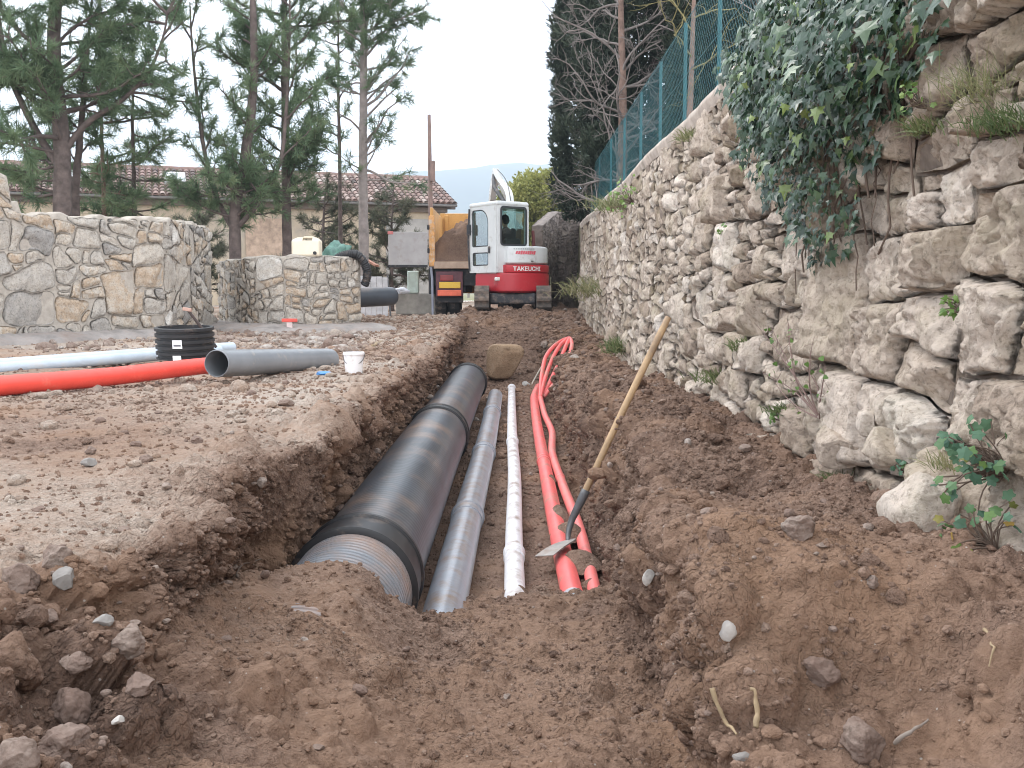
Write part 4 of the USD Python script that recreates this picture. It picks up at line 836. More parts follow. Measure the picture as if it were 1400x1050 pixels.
def pine(label, base, H, tr, path, branches, seed, bark=BARKM, leaf=PINE, tuft=.19, dens=1.0, forks=(), name='pine_tree', w=.0105, tone0=.5):
    """path: (x, z) offsets of the trunk; branches: (n, z0, z1, length0, length1, rise, (az0, az1), leafy from)."""
    r = np.random.default_rng(seed); base = np.asarray(base, float)
    t = thing(name, base, label, 'tree')
    P = smooth_path([base + [p[0], p[2] if len(p) > 2 else 0, p[1]] for p in path], 40); z = (P[:, 2] - base[2]) / H
    V, F = tube(P, np.interp(z, [0, .03, .5, 1], [tr * 1.2, tr, tr * .66, tr * .16]), 12); V = V + .02 * (noise(V * 6, seed)[:, None] - .5); put(t, 'trunk', V, F, bark, True)
    limbs = MB(); C, A, T = [], [], []
    stems = [P]
    for f in forks:
        Q = smooth_path([base + [p[0], p[2] if len(p) > 2 else 0, p[1]] for p in f[1]], 20); V, F = tube(Q, np.linspace(f[0], f[0] * .25, 20), 8); put(t, 'limb', V, F, bark, True); stems.append(Q)
    def twig(p0, d, L, leafy, rad, depth):
        n = max(4, int(L / .14)); q = [p0]; dd = d.copy()
        for _ in range(n):
            dd = dd + r.normal(0, .13, 3) + [0, 0, .035]; dd /= np.linalg.norm(dd); q.append(q[-1] + dd * L / n)
        q = np.array(q); V, F = tube(q, np.linspace(rad, rad * .3, len(q)), 5 if depth == 0 else 3, caps=False); limbs.add(V, F)
        if depth == 0 and L > .35:
            for k in range(2, n + 1):
                for s in range(2):
                    if k / n < leafy * .6 or r.random() > .8 * dens: continue
                    dirn = q[k] - q[k - 1]; dirn /= np.linalg.norm(dirn); e = dirn * .7 + r.normal(0, .6, 3); e /= np.linalg.norm(e)
                    twig(q[k], e, L * r.uniform(.16, .34) * (1.15 - .5 * k / n), leafy, rad * .4, 1)
        if depth == 1 or L <= .35 or True:
            f0 = leafy if depth == 0 else .25
            m = int(max(3, L / .042) * (1 - f0)) if depth == 1 else int(max(1, L / .1) * (1 - f0))
            u = r.uniform(f0, 1, m) * n; i = np.minimum(u.astype(int), n - 1); fr = (u - i)[:, None]
            if r.random() < .1: return
            C.append(q[i] * (1 - fr) + q[i + 1] * fr); A.append((q[i + 1] - q[i]) / (np.linalg.norm(q[i + 1] - q[i], axis=1, keepdims=True) + 1e-9)); T.append(np.full(m, r.normal(0, .14)))
    for (n, z0, z1, l0, l1, rise, az, leafy, st) in branches:
        for k in range(n):
            S = stems[st]; zt = z0 + (z1 - z0) * (k + r.random()) / n; i = np.argmin(np.abs(S[:, 2] - base[2] - zt)); a = math.radians(r.uniform(*az)); L = (l0 + (l1 - l0) * (zt - z0) / (z1 - z0 + 1e-9)) * r.uniform(.6, 1.15)
            e = math.radians(r.normal(rise, 12)); twig(S[i], np.array([math.cos(a) * math.cos(e), math.sin(a) * math.cos(e), math.sin(e)]), L, leafy, .012 + .014 * L, 0)
    V, F = limbs.get(); put(t, 'branches', V, F, bark, True, kind='stuff')
    C, A, T = np.vstack(C), np.vstack(A), np.concatenate(T)
    V, F = needles(C, A, tuft, 13, w, r); put(t, 'crown', V, F, leaf, False, tone=np.repeat(np.repeat(tone0 + T, 13) + r.normal(0, .1, len(C) * 13), 4), kind='stuff')
    return t
full = (0, 360)
B1 = at(84, 300, 18.5); B1[2] = .1
pine('stout pine at far left, its dark trunk behind the stepped wall', B1, 9.0, .185, [(0, 0), (.02, 1.8), (.06, 3.1), (-.02, 4.6), (.1, 6.4), (.0, 9)],
     [(18, 3.0, 4.4, 2.0, 2.2, 12, full, .35, 0), (28, 4.4, 8.8, 2.3, 1.0, 25, full, .3, 0), (12, 3.9, 6.2, 1.0, 1.2, 30, full, .25, 1), (12, 3.9, 6.0, 1.1, 1.3, 25, full, .2, 2), (5, 2.2, 3.0, 1.5, 1.8, 0, (150, 200), .45, 0)], 201,
     forks=[(.07, [(.0, 2.75), (-.5, 3.6), (-.85, 4.5), (-1.0, 5.6), (-1.2, 7)]), (.06, [(.05, 2.9), (.5, 3.5), (1.2, 3.95), (1.7, 4.5), (2.0, 5.4)])], dens=.95)
B1b = at(101, 300, 19.4); B1b[2] = .1
pine('slender dark pine stem close beside the stout pine', B1b, 6, .10, [(0, 0), (.03, 2), (.25, 4), (.5, 6)], [(18, 2.6, 5.9, 1.1, .7, 20, full, .25, 0)], 202)
B6 = at(143, 300, 20.5); B6[2] = .1
pine('thin reddish pine trunk between the stout pine and the forked pine', B6, 6.5, .055, [(0, 0), (0, 2.5), (.05, 6.5)], [(26, 1.9, 6.4, 1.0, .8, 15, full, .3, 0)], 203, bark=BARKP)
B7 = at(188, 300, 21.0); B7[2] = .1
pine('thin grey pine with low foliage left of the forked pine', B7, 6, .06, [(0, 0), (-.05, 2.5), (.05, 6)], [(30, 1.7, 5.9, 1.15, .7, 12, full, .25, 0), (7, 1.6, 2.2, .8, .9, -5, (0, 200), .2, 0)], 204)
B2 = at(322, 355, 20); B2[2] = .1
pine('forked pine with a short thick trunk behind the low curved wall', B2, 8.5, .13, [(0, 0), (0, 1.9), (.25, 3.2), (.45, 5), (.3, 8.5)],
     [(26, 2.2, 8.3, 1.1, .9, 35, full, .2, 0), (16, 2.3, 5.8, .9, .8, 35, full, .2, 1), (16, 2.3, 6.3, .9, .8, 38, full, .2, 2), (10, 1.9, 2.5, 1.3, 1.3, 8, full, .35, 0)], 205,
     forks=[(.055, [(0, 1.7), (-.35, 2.4), (-.6, 3.6), (-.75, 6)]), (.055, [(.02, 1.75), (.5, 2.3), (.95, 3.2), (1.15, 6.5)])])
B3 = at(393, 355, 21.5); B3[2] = .1
pine('tall straight pine right of the forked pine, dense dark top', B3, 10, .115, [(0, 0), (0, 3), (.03, 6), (.0, 10)], [(50, 2.3, 9.8, 1.35, 1.5, 28, full, .22, 0), (12, 2.3, 3.4, 1.0, 1.1, 10, full, .15, 0)], 206, dens=1.0)
B4 = at(466, 345, 24); B4[2] = .1
pine('very thin bare pine stem just left of the tallest pine', B4, 8, .06, [(0, 0), (0, 3), (.0, 5), (.06, 8)], [(24, 3.6, 7.9, .55, .8, 30, full, .45, 0)], 207, dens=.6)
B5 = at(497, 345, 23); B5[2] = .1
pine('tallest pine, its straight grey trunk left of the open sky', B5, 10.5, .125, [(0, 0), (.01, 3), (.06, 6), (.1, 10.5)], [(10, 2.6, 5.0, .9, 1.2, 25, full, .75, 0), (20, 4.6, 6.6, .9, 1.3, 32, full, .55, 0), (38, 5.6, 10.3, 1.5, 1.6, 32, full, .3, 0), (9, 3.1, 5.2, 1.3, 1.6, 30, (-50, 40), .92, 0)], 208, bark=GREYBARK, dens=.75)
for k, (px, d_, s_, lb) in enumerate([(442, 27, 1.0, 'greyish bushy young pine left of the thin pine stem before the house'), (535, 29, 1.05, 'greyish bushy young pine right of the tallest trunk before the house'), (275, 27, .8, 'low greyish young pine before the house left of the forked pine')]):
    b = at(px, 355, d_); b[2] = .1
    pine(lb, b, 3.4 * s_, .07, [(0, 0), (.0, 1.5), (.1, 3.4 * s_)], [(46, .5, 3.2 * s_, 1.4 * s_, .6, 12, full, .2, 0)], 220 + k, leaf=PINED, tuft=.16, dens=.9, name='young_pine')

# cypresses on the terrace
def cypress(label, base, H, R, seed, n=14000):
    r = np.random.default_rng(seed); base = np.asarray(base, float); t = thing('cypress_tree', base, label, 'tree')
    V, F = tube(base + np.array([[0, 0, -.3], [.02, 0, H * .5], [0, 0, H * .95]]), [.16, .1, .02], 10); put(t, 'trunk', V, F, BARKM, True)
    z = r.random(n) ** .9 * H; a = r.uniform(0, 2 * np.pi, n)
    pr = R * np.interp(z / H, [0, .06, .3, .7, 1], [.62, .85, 1, .75, .08])
    lump = .5 + 1.0 * fbm(np.c_[np.cos(a) * 2.2, np.sin(a) * 2.2, z * 1.1], 4, seed)
    rad = pr * lump * np.sqrt(r.uniform(.45, 1.0, n)); C = base + np.c_[rad * np.cos(a), rad * np.sin(a), z]
    d = np.c_[np.cos(a) * .35, np.sin(a) * .35, np.ones(n)] + r.normal(0, .25, (n, 3)); d /= np.linalg.norm(d, axis=1, keepdims=True)
    V, F = needles(C, d, r.uniform(.08, .2, n), 6, .03, r); deep = (rad / (pr * lump))
    put(t, 'crown', V, F, CYPR, False, tone=np.repeat(np.repeat(.35 + .9 * (fbm(C * 1.8, 3, seed + 1) - .5), 6) + r.normal(0, .12, n * 6), 4), kind='stuff')
cypress('tall dark cypress at the left end of the terrace, beside the open sky', (*at(808, 300, 24.8)[:2], 2.35), 10, .98, 301)
cypress('dark cypress on the terrace behind the middle of the green fence', (*at(893, 250, 20.5)[:2], 2.2), 9, 1.6, 302, 22000)
cypress('dark cypress on the terrace behind the nearest fence posts', (*at(975, 200, 17.5)[:2], 2.1), 8, .85, 303, 12000)
# bare tree
LICHEN = mat('lichen_bark', (.21, .18, .08), .95, vary=.3, scale=5)
def bare_tree(name, label, base, H, tr, seed, nb, cone=1.0, lich=False, levels=4, z0=.25, trunk=True, bark=GREYBARK, L0=1.6, azr=(0, 6.283), lean=(0, 0)):
    r = np.random.default_rng(seed); base = np.asarray(base, float); t = thing(name, base, label, 'tree' if trunk else 'shrub'); mb = MB()
    P = smooth_path([base + [0, 0, -.2], base + [lean[0] * .3 + .03, lean[1] * .3, H * .35], base + [lean[0] * .7 - .02, lean[1] * .7, H * .7], base + [lean[0], lean[1], H]], 24)
    V, F = tube(P, np.linspace(tr, tr * .3, 24), 10); put(t, 'trunk' if trunk else 'main_stem', V, F, BARKP if trunk else bark, True)
    def grow(p, d, L, rad, lv):
        n = 7; q = [p]; dd = d
        for _ in range(n): dd = dd + r.normal(0, .17, 3) + np.array([0, 0, .03]); dd = dd / np.linalg.norm(dd); q.append(q[-1] + dd * L / n)
        q = np.array(q); V, F = tube(q, np.linspace(rad, rad * .45, n + 1), 4 if lv > 1 else 5, caps=False); mb.add(V, F)
        if lv < levels:
            for k in range(r.integers(3, 6)):
                i = r.integers(2, n + 1); e = q[i] - q[i - 1]; e /= np.linalg.norm(e); e = e * .8 + r.normal(0, .55, 3); e /= np.linalg.norm(e); grow(q[i], e, L * r.uniform(.38, .62), rad * .5, lv + 1)
    for k in range(nb):
        i = int(24 * (z0 + (1 - z0) * (k + r.random()) / nb)); i = min(i, 23); a = r.uniform(*azr); e = r.uniform(.0, .7)
        grow(P[i], np.array([math.cos(a) * math.cos(e), math.sin(a) * math.cos(e), math.sin(e)]), L0 * r.uniform(.6, 1.1) * (1.1 - .5 * k / nb), max(.007, tr * .26), 1)
    V, F = mb.get(); put(t, 'branches', V, F, bark, True, kind='stuff')
TWIGB = mat('pale_twig_bark', (.18, .155, .145), .95, vary=.3, scale=6)
bare_tree('bare_tree', 'leafless tree with a reddish brown trunk in front of the left cypress', (*at(848, 270, 18.5)[:2], 2.1), 5.2, .10, 401, 36, z0=.03, L0=1.55, bark=TWIGB)
bare_tree('bare_tree', 'leafless tree with yellow lichen on its branches above the fence', (*at(935, 200, 16.0)[:2], 2.1), 4.2, .06, 402, 9, z0=.45, L0=1.4, bark=LICHEN, levels=3, lean=(.2, 0))
bare_tree('bare_tree', 'leafless tree at the right end of the fence beside the ivy', (*at(1075, 60, 11.5)[:2], 2.05), 3.4, .035, 403, 10, z0=.3, L0=1.3, levels=4)
bare_tree('bare_shrub', 'tangle of bare twigs at the foot of the left cypress', (*at(838, 275, 20.8)[:2], 2.1), 1.6, .03, 404, 30, z0=.0, L0=.9, levels=4, trunk=False, bark=TWIGB)
# yellow-green trees beyond the far wall
def leaf_cloud(name, label, base, H, R, seed, m, n=5000, size=.12, cat='tree', trunk=True):
    r = np.random.default_rng(seed); base = np.asarray(base, float); t = thing(name, base, label, cat)
    V, F = tube(base + np.array([[0, 0, -.1], [.05, 0, H * .4], [0, 0, H * .75]]), [.1, .07, .03] if trunk else [.03, .02, .01], 8); put(t, 'trunk', V, F, GREYBARK, True)
    k = 9; cc = np.c_[r.normal(0, .38, k) * R, r.normal(0, .38, k) * R, H * r.uniform(.35, .8, k)]; cr = R * r.uniform(.35, .6, k)
    i = r.integers(0, k, n); d = r.normal(size=(n, 3)); d /= np.linalg.norm(d, axis=1, keepdims=True); C = base + cc[i] + d * (cr[i] * r.uniform(.55, 1.05, n))[:, None]
    V, F = needles(C, d, size, 3, size * .55, r); put(t, 'crown', V, F, m, False, tone=np.repeat(np.repeat(.5 + .5 * (fbm(C * 1.2, 3, seed) - .5), 3) + r.normal(0, .15, n * 3), 4), kind='stuff')
YGREEN = foliage_mat('yellow_green_leaves', [(0, (.14, .16, .045)), (.5, (.25, .26, .08)), (1, (.36, .34, .12))], .3)
DGREEN = foliage_mat('dark_green_leaves', [(0, (.04, .055, .03)), (.5, (.07, .09, .045)), (1, (.11, .12, .06))], .2)
leaf_cloud('leafy_tree', 'yellow green leafy tree beyond the far wall, right of the excavator cab', (*at(733, 300, 42)[:2], .3), 5.9, 1.9, 501, YGREEN, 9000, .13)
leaf_cloud('leafy_tree', 'small olive tree between the excavator boom and the yellow green tree', (*at(712, 300, 50)[:2], .3), 4.6, 1.0, 502, DGREEN)
leaf_cloud('leafy_tree', 'dark distant tree seen at the left picture edge beyond the house', (*at(28, 260, 52)[:2], .3), 7.0, 2.6, 503, DGREEN, 6000, .2)
leaf_cloud('leafy_tree', 'distant low tree right of the house gable', (*at(640, 300, 75)[:2], .3), 5.2, 1.8, 504, DGREEN, 4000, .2)

# ------------------------------------------------------------------ green chain-link fence on the wall
FENCEG = mat('green_fence_wire', (.012, .085, .10), .45, vary=.2, scale=3)
fz = 2.1; fx = WX + .19; fence = thing('chain_link_fence', (fx, 11, fz), 'green chain link fence on top of the old stone wall', 'fence')
zw_ = lambda y: fz + .0
fh = .98; posts = [4.9, 6.55, 8.2, 9.8, 11.4, 13.1, 15.0, 17.0, 19.2, 21.0]
for y in posts: V, F = tube(np.array([[fx, y, fz - .08], [fx, y, fz + fh + .04]]), .018, 8); put(fence, 'post', V, F, FENCEG, 40)
wires = MB(); cell = .075; slot = np.arange(4.9, 21.0, cell)
for y0 in slot:
    for s in (-1, 1):
        ya, yb = y0, y0 + s * fh
        a, b = np.array([fx - .03 + .003 * s, ya, fz + .02]), np.array([fx - .03 + .003 * s, yb, fz + .02 + fh])
        if yb > 21.0: f = (21.0 - ya) / fh; b = a + (b - a) * f
        if yb < 4.9: f = (ya - 4.9) / fh; b = a + (b - a) * f
        if np.linalg.norm(b - a) < .05: continue
        V, F = tube(np.array([a, b]), .0012, 3, caps=False); wires.add(V, F)
V, F = wires.get(); put(fence, 'wire_mesh', V, F, FENCEG, False, kind='stuff')
for z in (.02, .5, fh): V, F = tube(np.array([[fx - .03, 4.9, fz + z], [fx - .03, 21.0, fz + z]]), .003, 5); put(fence, 'tension_wire', V, F, FENCEG, False)
# ------------------------------------------------------------------ excavator
XW = mat('white_machine_paint', (.62, .63, .63), .4, vary=.06, scale=3, dirt=(.40, .37, .34), dirt_amt=.25, dirt_scale=4)
XR = mat('red_machine_paint', (.42, .022, .032), .38, vary=.08, scale=3, dirt=(.30, .12, .10), dirt_amt=.15, dirt_scale=5)
XD = mat('dark_machine_metal', (.035, .035, .04), .6, vary=.3, dirt=(.20, .15, .12), dirt_amt=.35, dirt_scale=6)
XT = mat('track_rubber', (.09, .078, .07), .85, vary=.35, scale=6, dirt=(.22, .165, .13), dirt_amt=.5, dirt_scale=5)
XLAMP = mat('lamp_lens', (.75, .72, .68), .2); XSEAL = mat('window_seal', (.03, .032, .035), .6)
LETTER = mat('white_lettering', (.75, .74, .72), .5, vary=.02); REDLET = mat('red_lettering', (.60, .10, .13), .5, vary=.02); GREYLET = mat('grey_lettering', (.28, .32, .33), .5)
GLASS = usdkit.material(stage, '/World/Looks/window_glass', {'lw': ('fresnel', {'IOR': 1.5}) if False else ('layer_weight', {'blend': .35}), 'c': ('math', {'math_type': 'multiply_add', 'value2': .3, 'value3': .02}),
    't': ('transparent_bsdf', {'color': (.74, .82, .80)}), 'g': ('glossy_bsdf', {'roughness': .02, 'color': (.9, .95, .95)}), 'm': ('mix_closure', {})},
    [('lw.fresnel', 'c.value1'), ('c.value', 'm.fac'), ('t.BSDF', 'm.closure1'), ('g.BSDF', 'm.closure2')], surface='m.closure')
EX = np.array([at(701, 415, 22.75)[0], 22.75, .25]); ANG = math.radians(35)
ex = thing('excavator', EX, 'red and white mini excavator with its operator, parked at the trench end', 'excavator')
W_ = lambda V: rotz(V, ANG) + EX                   # turned house -> world
hp = lambda n, V, F, m, s=30, par=None: put(par or ex, n, W_(V), F, m, s)
def extrude(pts, z0, z1): return trimesh.creation.extrude_polygon(Polygon(pts), z1 - z0, engine='earcut').apply_translation((0, 0, z0))
def arcpts(R, a0, a1, n=18): a = np.linspace(a0, a1, n); return np.c_[R * np.sin(a), -R * np.cos(a)]
def shell(name, pts, z0, z1, m, ch=.03):
    """An extruded plan outline with eased lower and upper edges."""
    p = Polygon(pts); lv = [(z0, -ch), (z0 + ch, 0), (z1 - ch, 0), (z1 - ch * .3, -ch * .3), (z1, -ch)]
    n = 90; rings = []
    for z, b in lv:
        q = p.buffer(b, 4); L = q.exterior.length; rings.append(np.array([(*q.exterior.interpolate(i * L / n).coords[0], z) for i in range(n)]))
    base_ = rings[1]
    for k, rg in enumerate(rings):
        i0 = np.argmin(np.linalg.norm(rg[:, :2] - base_[0, :2] * .99, axis=1)); rings[k] = np.roll(rg, -i0, 0)
    V = np.vstack(rings + [rings[0].mean(0)[None], rings[-1].mean(0)[None]]); F = []
    for k in range(len(lv) - 1):
        for i in range(n): F.append([k * n + i, k * n + (i + 1) % n, (k + 1) * n + (i + 1) % n]); F.append([k * n + i, (k + 1) * n + (i + 1) % n, (k + 1) * n + i])
    for i in range(n): F.append([(i + 1) % n, i, len(V) - 2]); F.append([(len(lv) - 1) * n + i, (len(lv) - 1) * n + (i + 1) % n, len(V) - 1])
    F = np.array(F)
    if Polygon(rings[1][:, :2]).exterior.is_ccw is False: F = F[:, ::-1]
    hp(name, V, F, m, 40)
R0 = .80
shell('counterweight', np.vstack([arcpts(R0, -1.02, 1.02), [(.68, .45), (-.70, .45)]]), .36, .80, XR, .05)
shell('rear_cover', np.vstack([arcpts(R0 - .004, -.78, 1.0), [(.67, .1), (-.55, -.2)]]), .795, .965, XR, .02)
shell('engine_hood', np.vstack([arcpts(R0 - .03, -.76, .98), [(.64, .15), (-.52, -.2)]]), .962, 1.36, XW, .05)
V, F = rbox(-.68, .66, -.35, .45, .775, .82, .02); hp('deck', V, F, XW)
# lettering round the counterweight
def wrap(m, u0, z0, R): v = np.array(m.vertices); a = u0 + v[:, 0] / R; r = R + v[:, 2]; return np.c_[r * np.sin(a), -r * np.cos(a), z0 + v[:, 1]], m.faces
tm = meshkit.text_mesh('TAKEUCHI', .088, .004, True); sc = .66 / (tm.bounds[1][0] - tm.bounds[0][0]); tm.vertices[:, 0] = (tm.vertices[:, 0] - tm.bounds[0][0]) * sc
V, F = wrap(tm, -.60, .835, R0 - .002); hp('lettering', V, F, LETTER, False)
rl = np.random.default_rng(3); mb = MB(); gb = MB()
for k in range(9):
    b = trimesh.creation.box((.042, .085 * rl.uniform(.7, 1), .004)); b.apply_transform(trimesh.transformations.shear_matrix(.25, (1, 0, 0), (0, 0, 0), (0, 1, 0)) if False else np.eye(4)); b.vertices[:, 0] += .3 * b.vertices[:, 1]; b.vertices[:, 0] += .04 + k * .052; mb.tm(b)
m_ = trimesh.Trimesh(*mb.get(), process=False); V, F = wrap(m_, -.55, 1.22, R0 - .028); hp('red_marking', V, F, REDLET, False)
for k in range(10):
    b = trimesh.creation.box((.03, .03 * rl.uniform(.6, 1), .004)); b.vertices[:, 0] += .0 + k * .05; gb.tm(b)
m_ = trimesh.Trimesh(*gb.get(), process=False); V, F = wrap(m_, -.57, 1.30, R0 - .028); hp('grey_marking', V, F, GREYLET, False)
V, F = rbox(-.06, .0, -.782, -.76, 1.03, 1.05, .005); hp('hood_latch', V + [.0, .0, 0], F, XD)
V, F = rbox(-.74, -.64, -.46, -.36, .62, .70, .02); hp('lamp', V, F, XLAMP)
# cab
cx0, cx1, cy0, cy1, cz0, cz1 = -.72, .12, -.42, .62, .80, 2.32
def cpanel(name, V, F, m=XW, par=None): return hp(name, V, F, m, 30, par)
for x in (cx0, cx1 - .075):
    for y in (cy0, cy1 - .075): V, F = rbox(x, x + .075, y, y + .075, cz0, cz1 - .05, .02); cpanel('cab_post', V, F)
V, F = rbox(cx0 - .015, cx1 + .015, cy0 - .02, cy1 + .03, cz1 - .115, cz1, .045); cpanel('cab_roof', V, F)
def framed(outer, holes, th):
    p = Polygon(outer, holes); return trimesh.creation.extrude_polygon(p, th, engine='earcut')
def rounded(x0, x1, z0, z1, r, rs=None):
    rs = rs or (r, r, r, r); out = []
    for (cx, cz, a0, q) in ((x1 - rs[0], z1 - rs[0], 0, rs[0]), (x0 + rs[1], z1 - rs[1], 90, rs[1]), (x0 + rs[2], z0 + rs[2], 180, rs[2]), (x1 - rs[3], z0 + rs[3], 270, rs[3])):
        for a in np.radians(np.linspace(a0, a0 + 90, 7)): out.append((cx + q * math.cos(a), cz + q * math.sin(a)))
    return out
def rear(m, y): v = np.array(m.vertices); return np.c_[v[:, 0], y - v[:, 2], v[:, 1]], m.faces[:, ::-1]
def side(m, x): v = np.array(m.vertices); return np.c_[x - v[:, 2], v[:, 0], v[:, 1]], m.faces
rw = rounded(cx0 + .11, cx1 - .075, 1.39, 2.19, .06)
V, F = rear(framed([(cx0 + .02, cz0), (cx1 - .0, cz0), (cx1 - .0, cz1 - .1), (cx0 + .02, cz1 - .1)], [rw], .03), cy0 + .015); cpanel('rear_panel', V, F)
V, F = rear(framed(list(Polygon(rw).buffer(.022).exterior.coords)[:-1], [list(Polygon(rw).buffer(-.018).exterior.coords)[:-1]], .012), cy0 - .013); win = cpanel('rear_window', V, F, XSEAL)
V, F = rear(framed(list(Polygon(rw).buffer(-.012).exterior.coords)[:-1], [], .006), cy0 + .0); cpanel('pane', V, F, GLASS, win)
d1 = rounded(-.12, .52, 1.36, 2.16, .06, (.06, .30, .05, .05)); d2 = rounded(-.12, .50, .95, 1.24, .05)
V, F = side(framed([(cy0 + .0, cz0), (cy1, cz0), (cy1, cz1 - .1), (cy0 + .0, cz1 - .1)], [d1, d2], .03), cx0 + .02)
door = cpanel('door', V, F)
for q in (d1, d2):
    V, F = side(framed(list(Polygon(q).buffer(-.001).exterior.coords)[:-1], [list(Polygon(q).buffer(-.025).exterior.coords)[:-1]], .012), cx0 + .004); cpanel('window_seal', V, F, XSEAL, door)
    V, F = side(framed(list(Polygon(q).buffer(-.015).exterior.coords)[:-1], [], .006), cx0 + .01); cpanel('pane', V, F, GLASS, door)
V, F = rbox(cx0 - .04, cx0 - .005, -.2, -.14, 1.22, 1.36, .01); cpanel('handle', V, F, XD, door)
V, F = tube(np.array([[cx0 - .03, .60, .85], [cx0 - .035, .64, 1.5], [cx0 - .03, .60, 2.2]]), .02, 8); hp('grab_rail', V, F, XD)
for (x0_, x1_) in ((cx0 + .05, cx1 - .05),):
    V, F = rear(framed([(x0_, .95), (x1_, .95), (x1_, 2.2), (x0_, 2.2)], [], .006), cy1 - .03); w2 = cpanel('front_window', V, F, GLASS)
V, F = side(framed([(cy0 + .06, 1.3), (cy1 - .06, 1.3), (cy1 - .06, 2.2), (cy0 + .06, 2.2)], [], .006), cx1 - .04); cpanel('side_window', V, F, GLASS)
V, F = rbox(cx1 - .05, cx1 - .02, cy0 + .05, cy1 - .05, cz0, 1.3, .01); cpanel('side_panel', V, F)
V, F = rbox(-.45, .03, -.22, .24, .82, 1.16, .06); st = hp('seat', V, F, XSEAL); V, F = rbox(-.42, .0, -.34, -.22, 1.12, 1.55, .05); hp('backrest', V, F, XSEAL, 30, st)
for s in (-1, 1): V, F = tube(np.array([[-.31 + s * .26, .25, 1.0], [-.31 + s * .26, .36, 1.36]]), .016, 8); hp('control_lever', V, F, XSEAL)
# boom: side plates with a hollow between, cylinder, arm
def W2(P): return (np.asarray(P) - EX)
peak = at(680, 239, 24.9); foot = W_(np.array([[.42, .75, 1.0]]))[0]; kn = at(699, 285, 24.0)
def beam(pts, w, hs, m, name, par=None):
    pts = np.asarray(pts, float); T = np.gradient(pts, axis=0); T /= np.linalg.norm(T, axis=1, keepdims=True); s = np.cross(T[0], [0, 0, 1.0]); s /= np.linalg.norm(s); mb = []
    for p, t_, h in zip(pts, T, hs):
        u = np.cross(s, t_); mb += [p + s * w / 2 + u * h / 2, p - s * w / 2 + u * h / 2, p - s * w / 2 - u * h / 2, p + s * w / 2 - u * h / 2]
    n = len(pts); F = [[0, 1, 2, 3], [(n - 1) * 4 + 3, (n - 1) * 4 + 2, (n - 1) * 4 + 1, (n - 1) * 4]]
    for i in range(n - 1):
        for j in range(4): F.append([i * 4 + j, (i + 1) * 4 + j, (i + 1) * 4 + (j + 1) % 4, i * 4 + (j + 1) % 4][::-1])
    return put(par or ex, name, np.array(mb), F, m, False)
beam(smooth_path([foot, foot + np.array([.05, .35, .75]), kn, peak + np.array([.06, -.05, -.12]), peak], 14), .17, np.interp(np.linspace(0, 1, 14), [0, .3, .7, 1], [.2, .34, .28, .14]), XW, 'boom')
tip = at(672, 300, 26.3); beam(smooth_path([peak + np.array([-.02, .1, .1]), (peak + tip) / 2 + np.array([-.05, 0, 0]), tip], 8), .14, np.linspace(.22, .16, 8), XW, 'arm')
V, F = tube(np.array([kn + np.array([-.1, -.05, .05]), (kn + peak) / 2 + np.array([-.24, .1, .12]), peak + np.array([-.1, .15, .02])]), [.05, .05, .028], 10); put(ex, 'cylinder', V, F, XD, True)
bk = tip + np.array([-.05, .1, -.35]); a = np.linspace(-.4, 3.3, 12); pts = [(-.35 * math.cos(q) + .05, .34 * math.sin(q) * -1) for q in a]
pb = Polygon(pts).buffer(.0); mbk = trimesh.creation.extrude_polygon(pb, .5, engine='earcut'); v = np.array(mbk.vertices); put(ex, 'bucket', rotz(np.c_[v[:, 2] - .25, v[:, 0], v[:, 1]], ANG) + bk, mbk.faces[:, ::-1], XD, 30)
# bracket with a dark cylinder standing right of the cab
TANP = mat('tan_machine_paint', (.48, .31, .15), .5, vary=.15)
V, F = bar((.52, .25, 1.15), (.46, .22, 1.95), .12, .1); hp('swing_bracket', V, F, TANP)
V, F = tube(np.array([[.62, .05, 1.2], [.60, .07, 1.75]]), .035, 10); hp('swing_cylinder', V, F, mat('dark_red_metal', (.13, .03, .03), .5), True)
V, F = tube(np.array([[.58, -.02, 1.36], [.66, -.02, 1.36]]), .05, 10); hp('pivot_pin', V, F, XD, True)
for k in range(5): V, F = rbox(.30, .52, -.70 + .0, -.68, 1.02 + .045 * k, 1.04 + .045 * k, .006); hp('grille_slat', V + [0, .12 - .02 * 0, 0], F, XD)
for k in range(1):
    V, F = tube(smooth_path([foot + np.array([.1 - .06 * k, .1, .1]), foot + np.array([.15 - .05 * k, .3, .8]), kn + np.array([-.02 - .04 * k, -.08, .22]), (kn + peak) / 2 + np.array([.06 - .05 * k, -.02, .22]), peak + np.array([.0, .0, .12])], 24), .009, 6); put(ex, 'hydraulic_hose', V, F, XD, True)
V, F = rbox(cx0 - .14, cx0 - .03, .52, .55, 1.62, 1.86, .02); hp('mirror', V, F, XD)
V, F = tube(np.array([[cx0 + .02, .55, 1.7], [cx0 - .1, .54, 1.72]]), .01, 6); hp('mirror_arm', V, F, XD, True)
V, F = rbox(cx0 + .1, cx1 - .1, cy0 - .012, cy0 + .0, 1.335, 1.35, .004); hp('panel_seam', V, F, XSEAL)
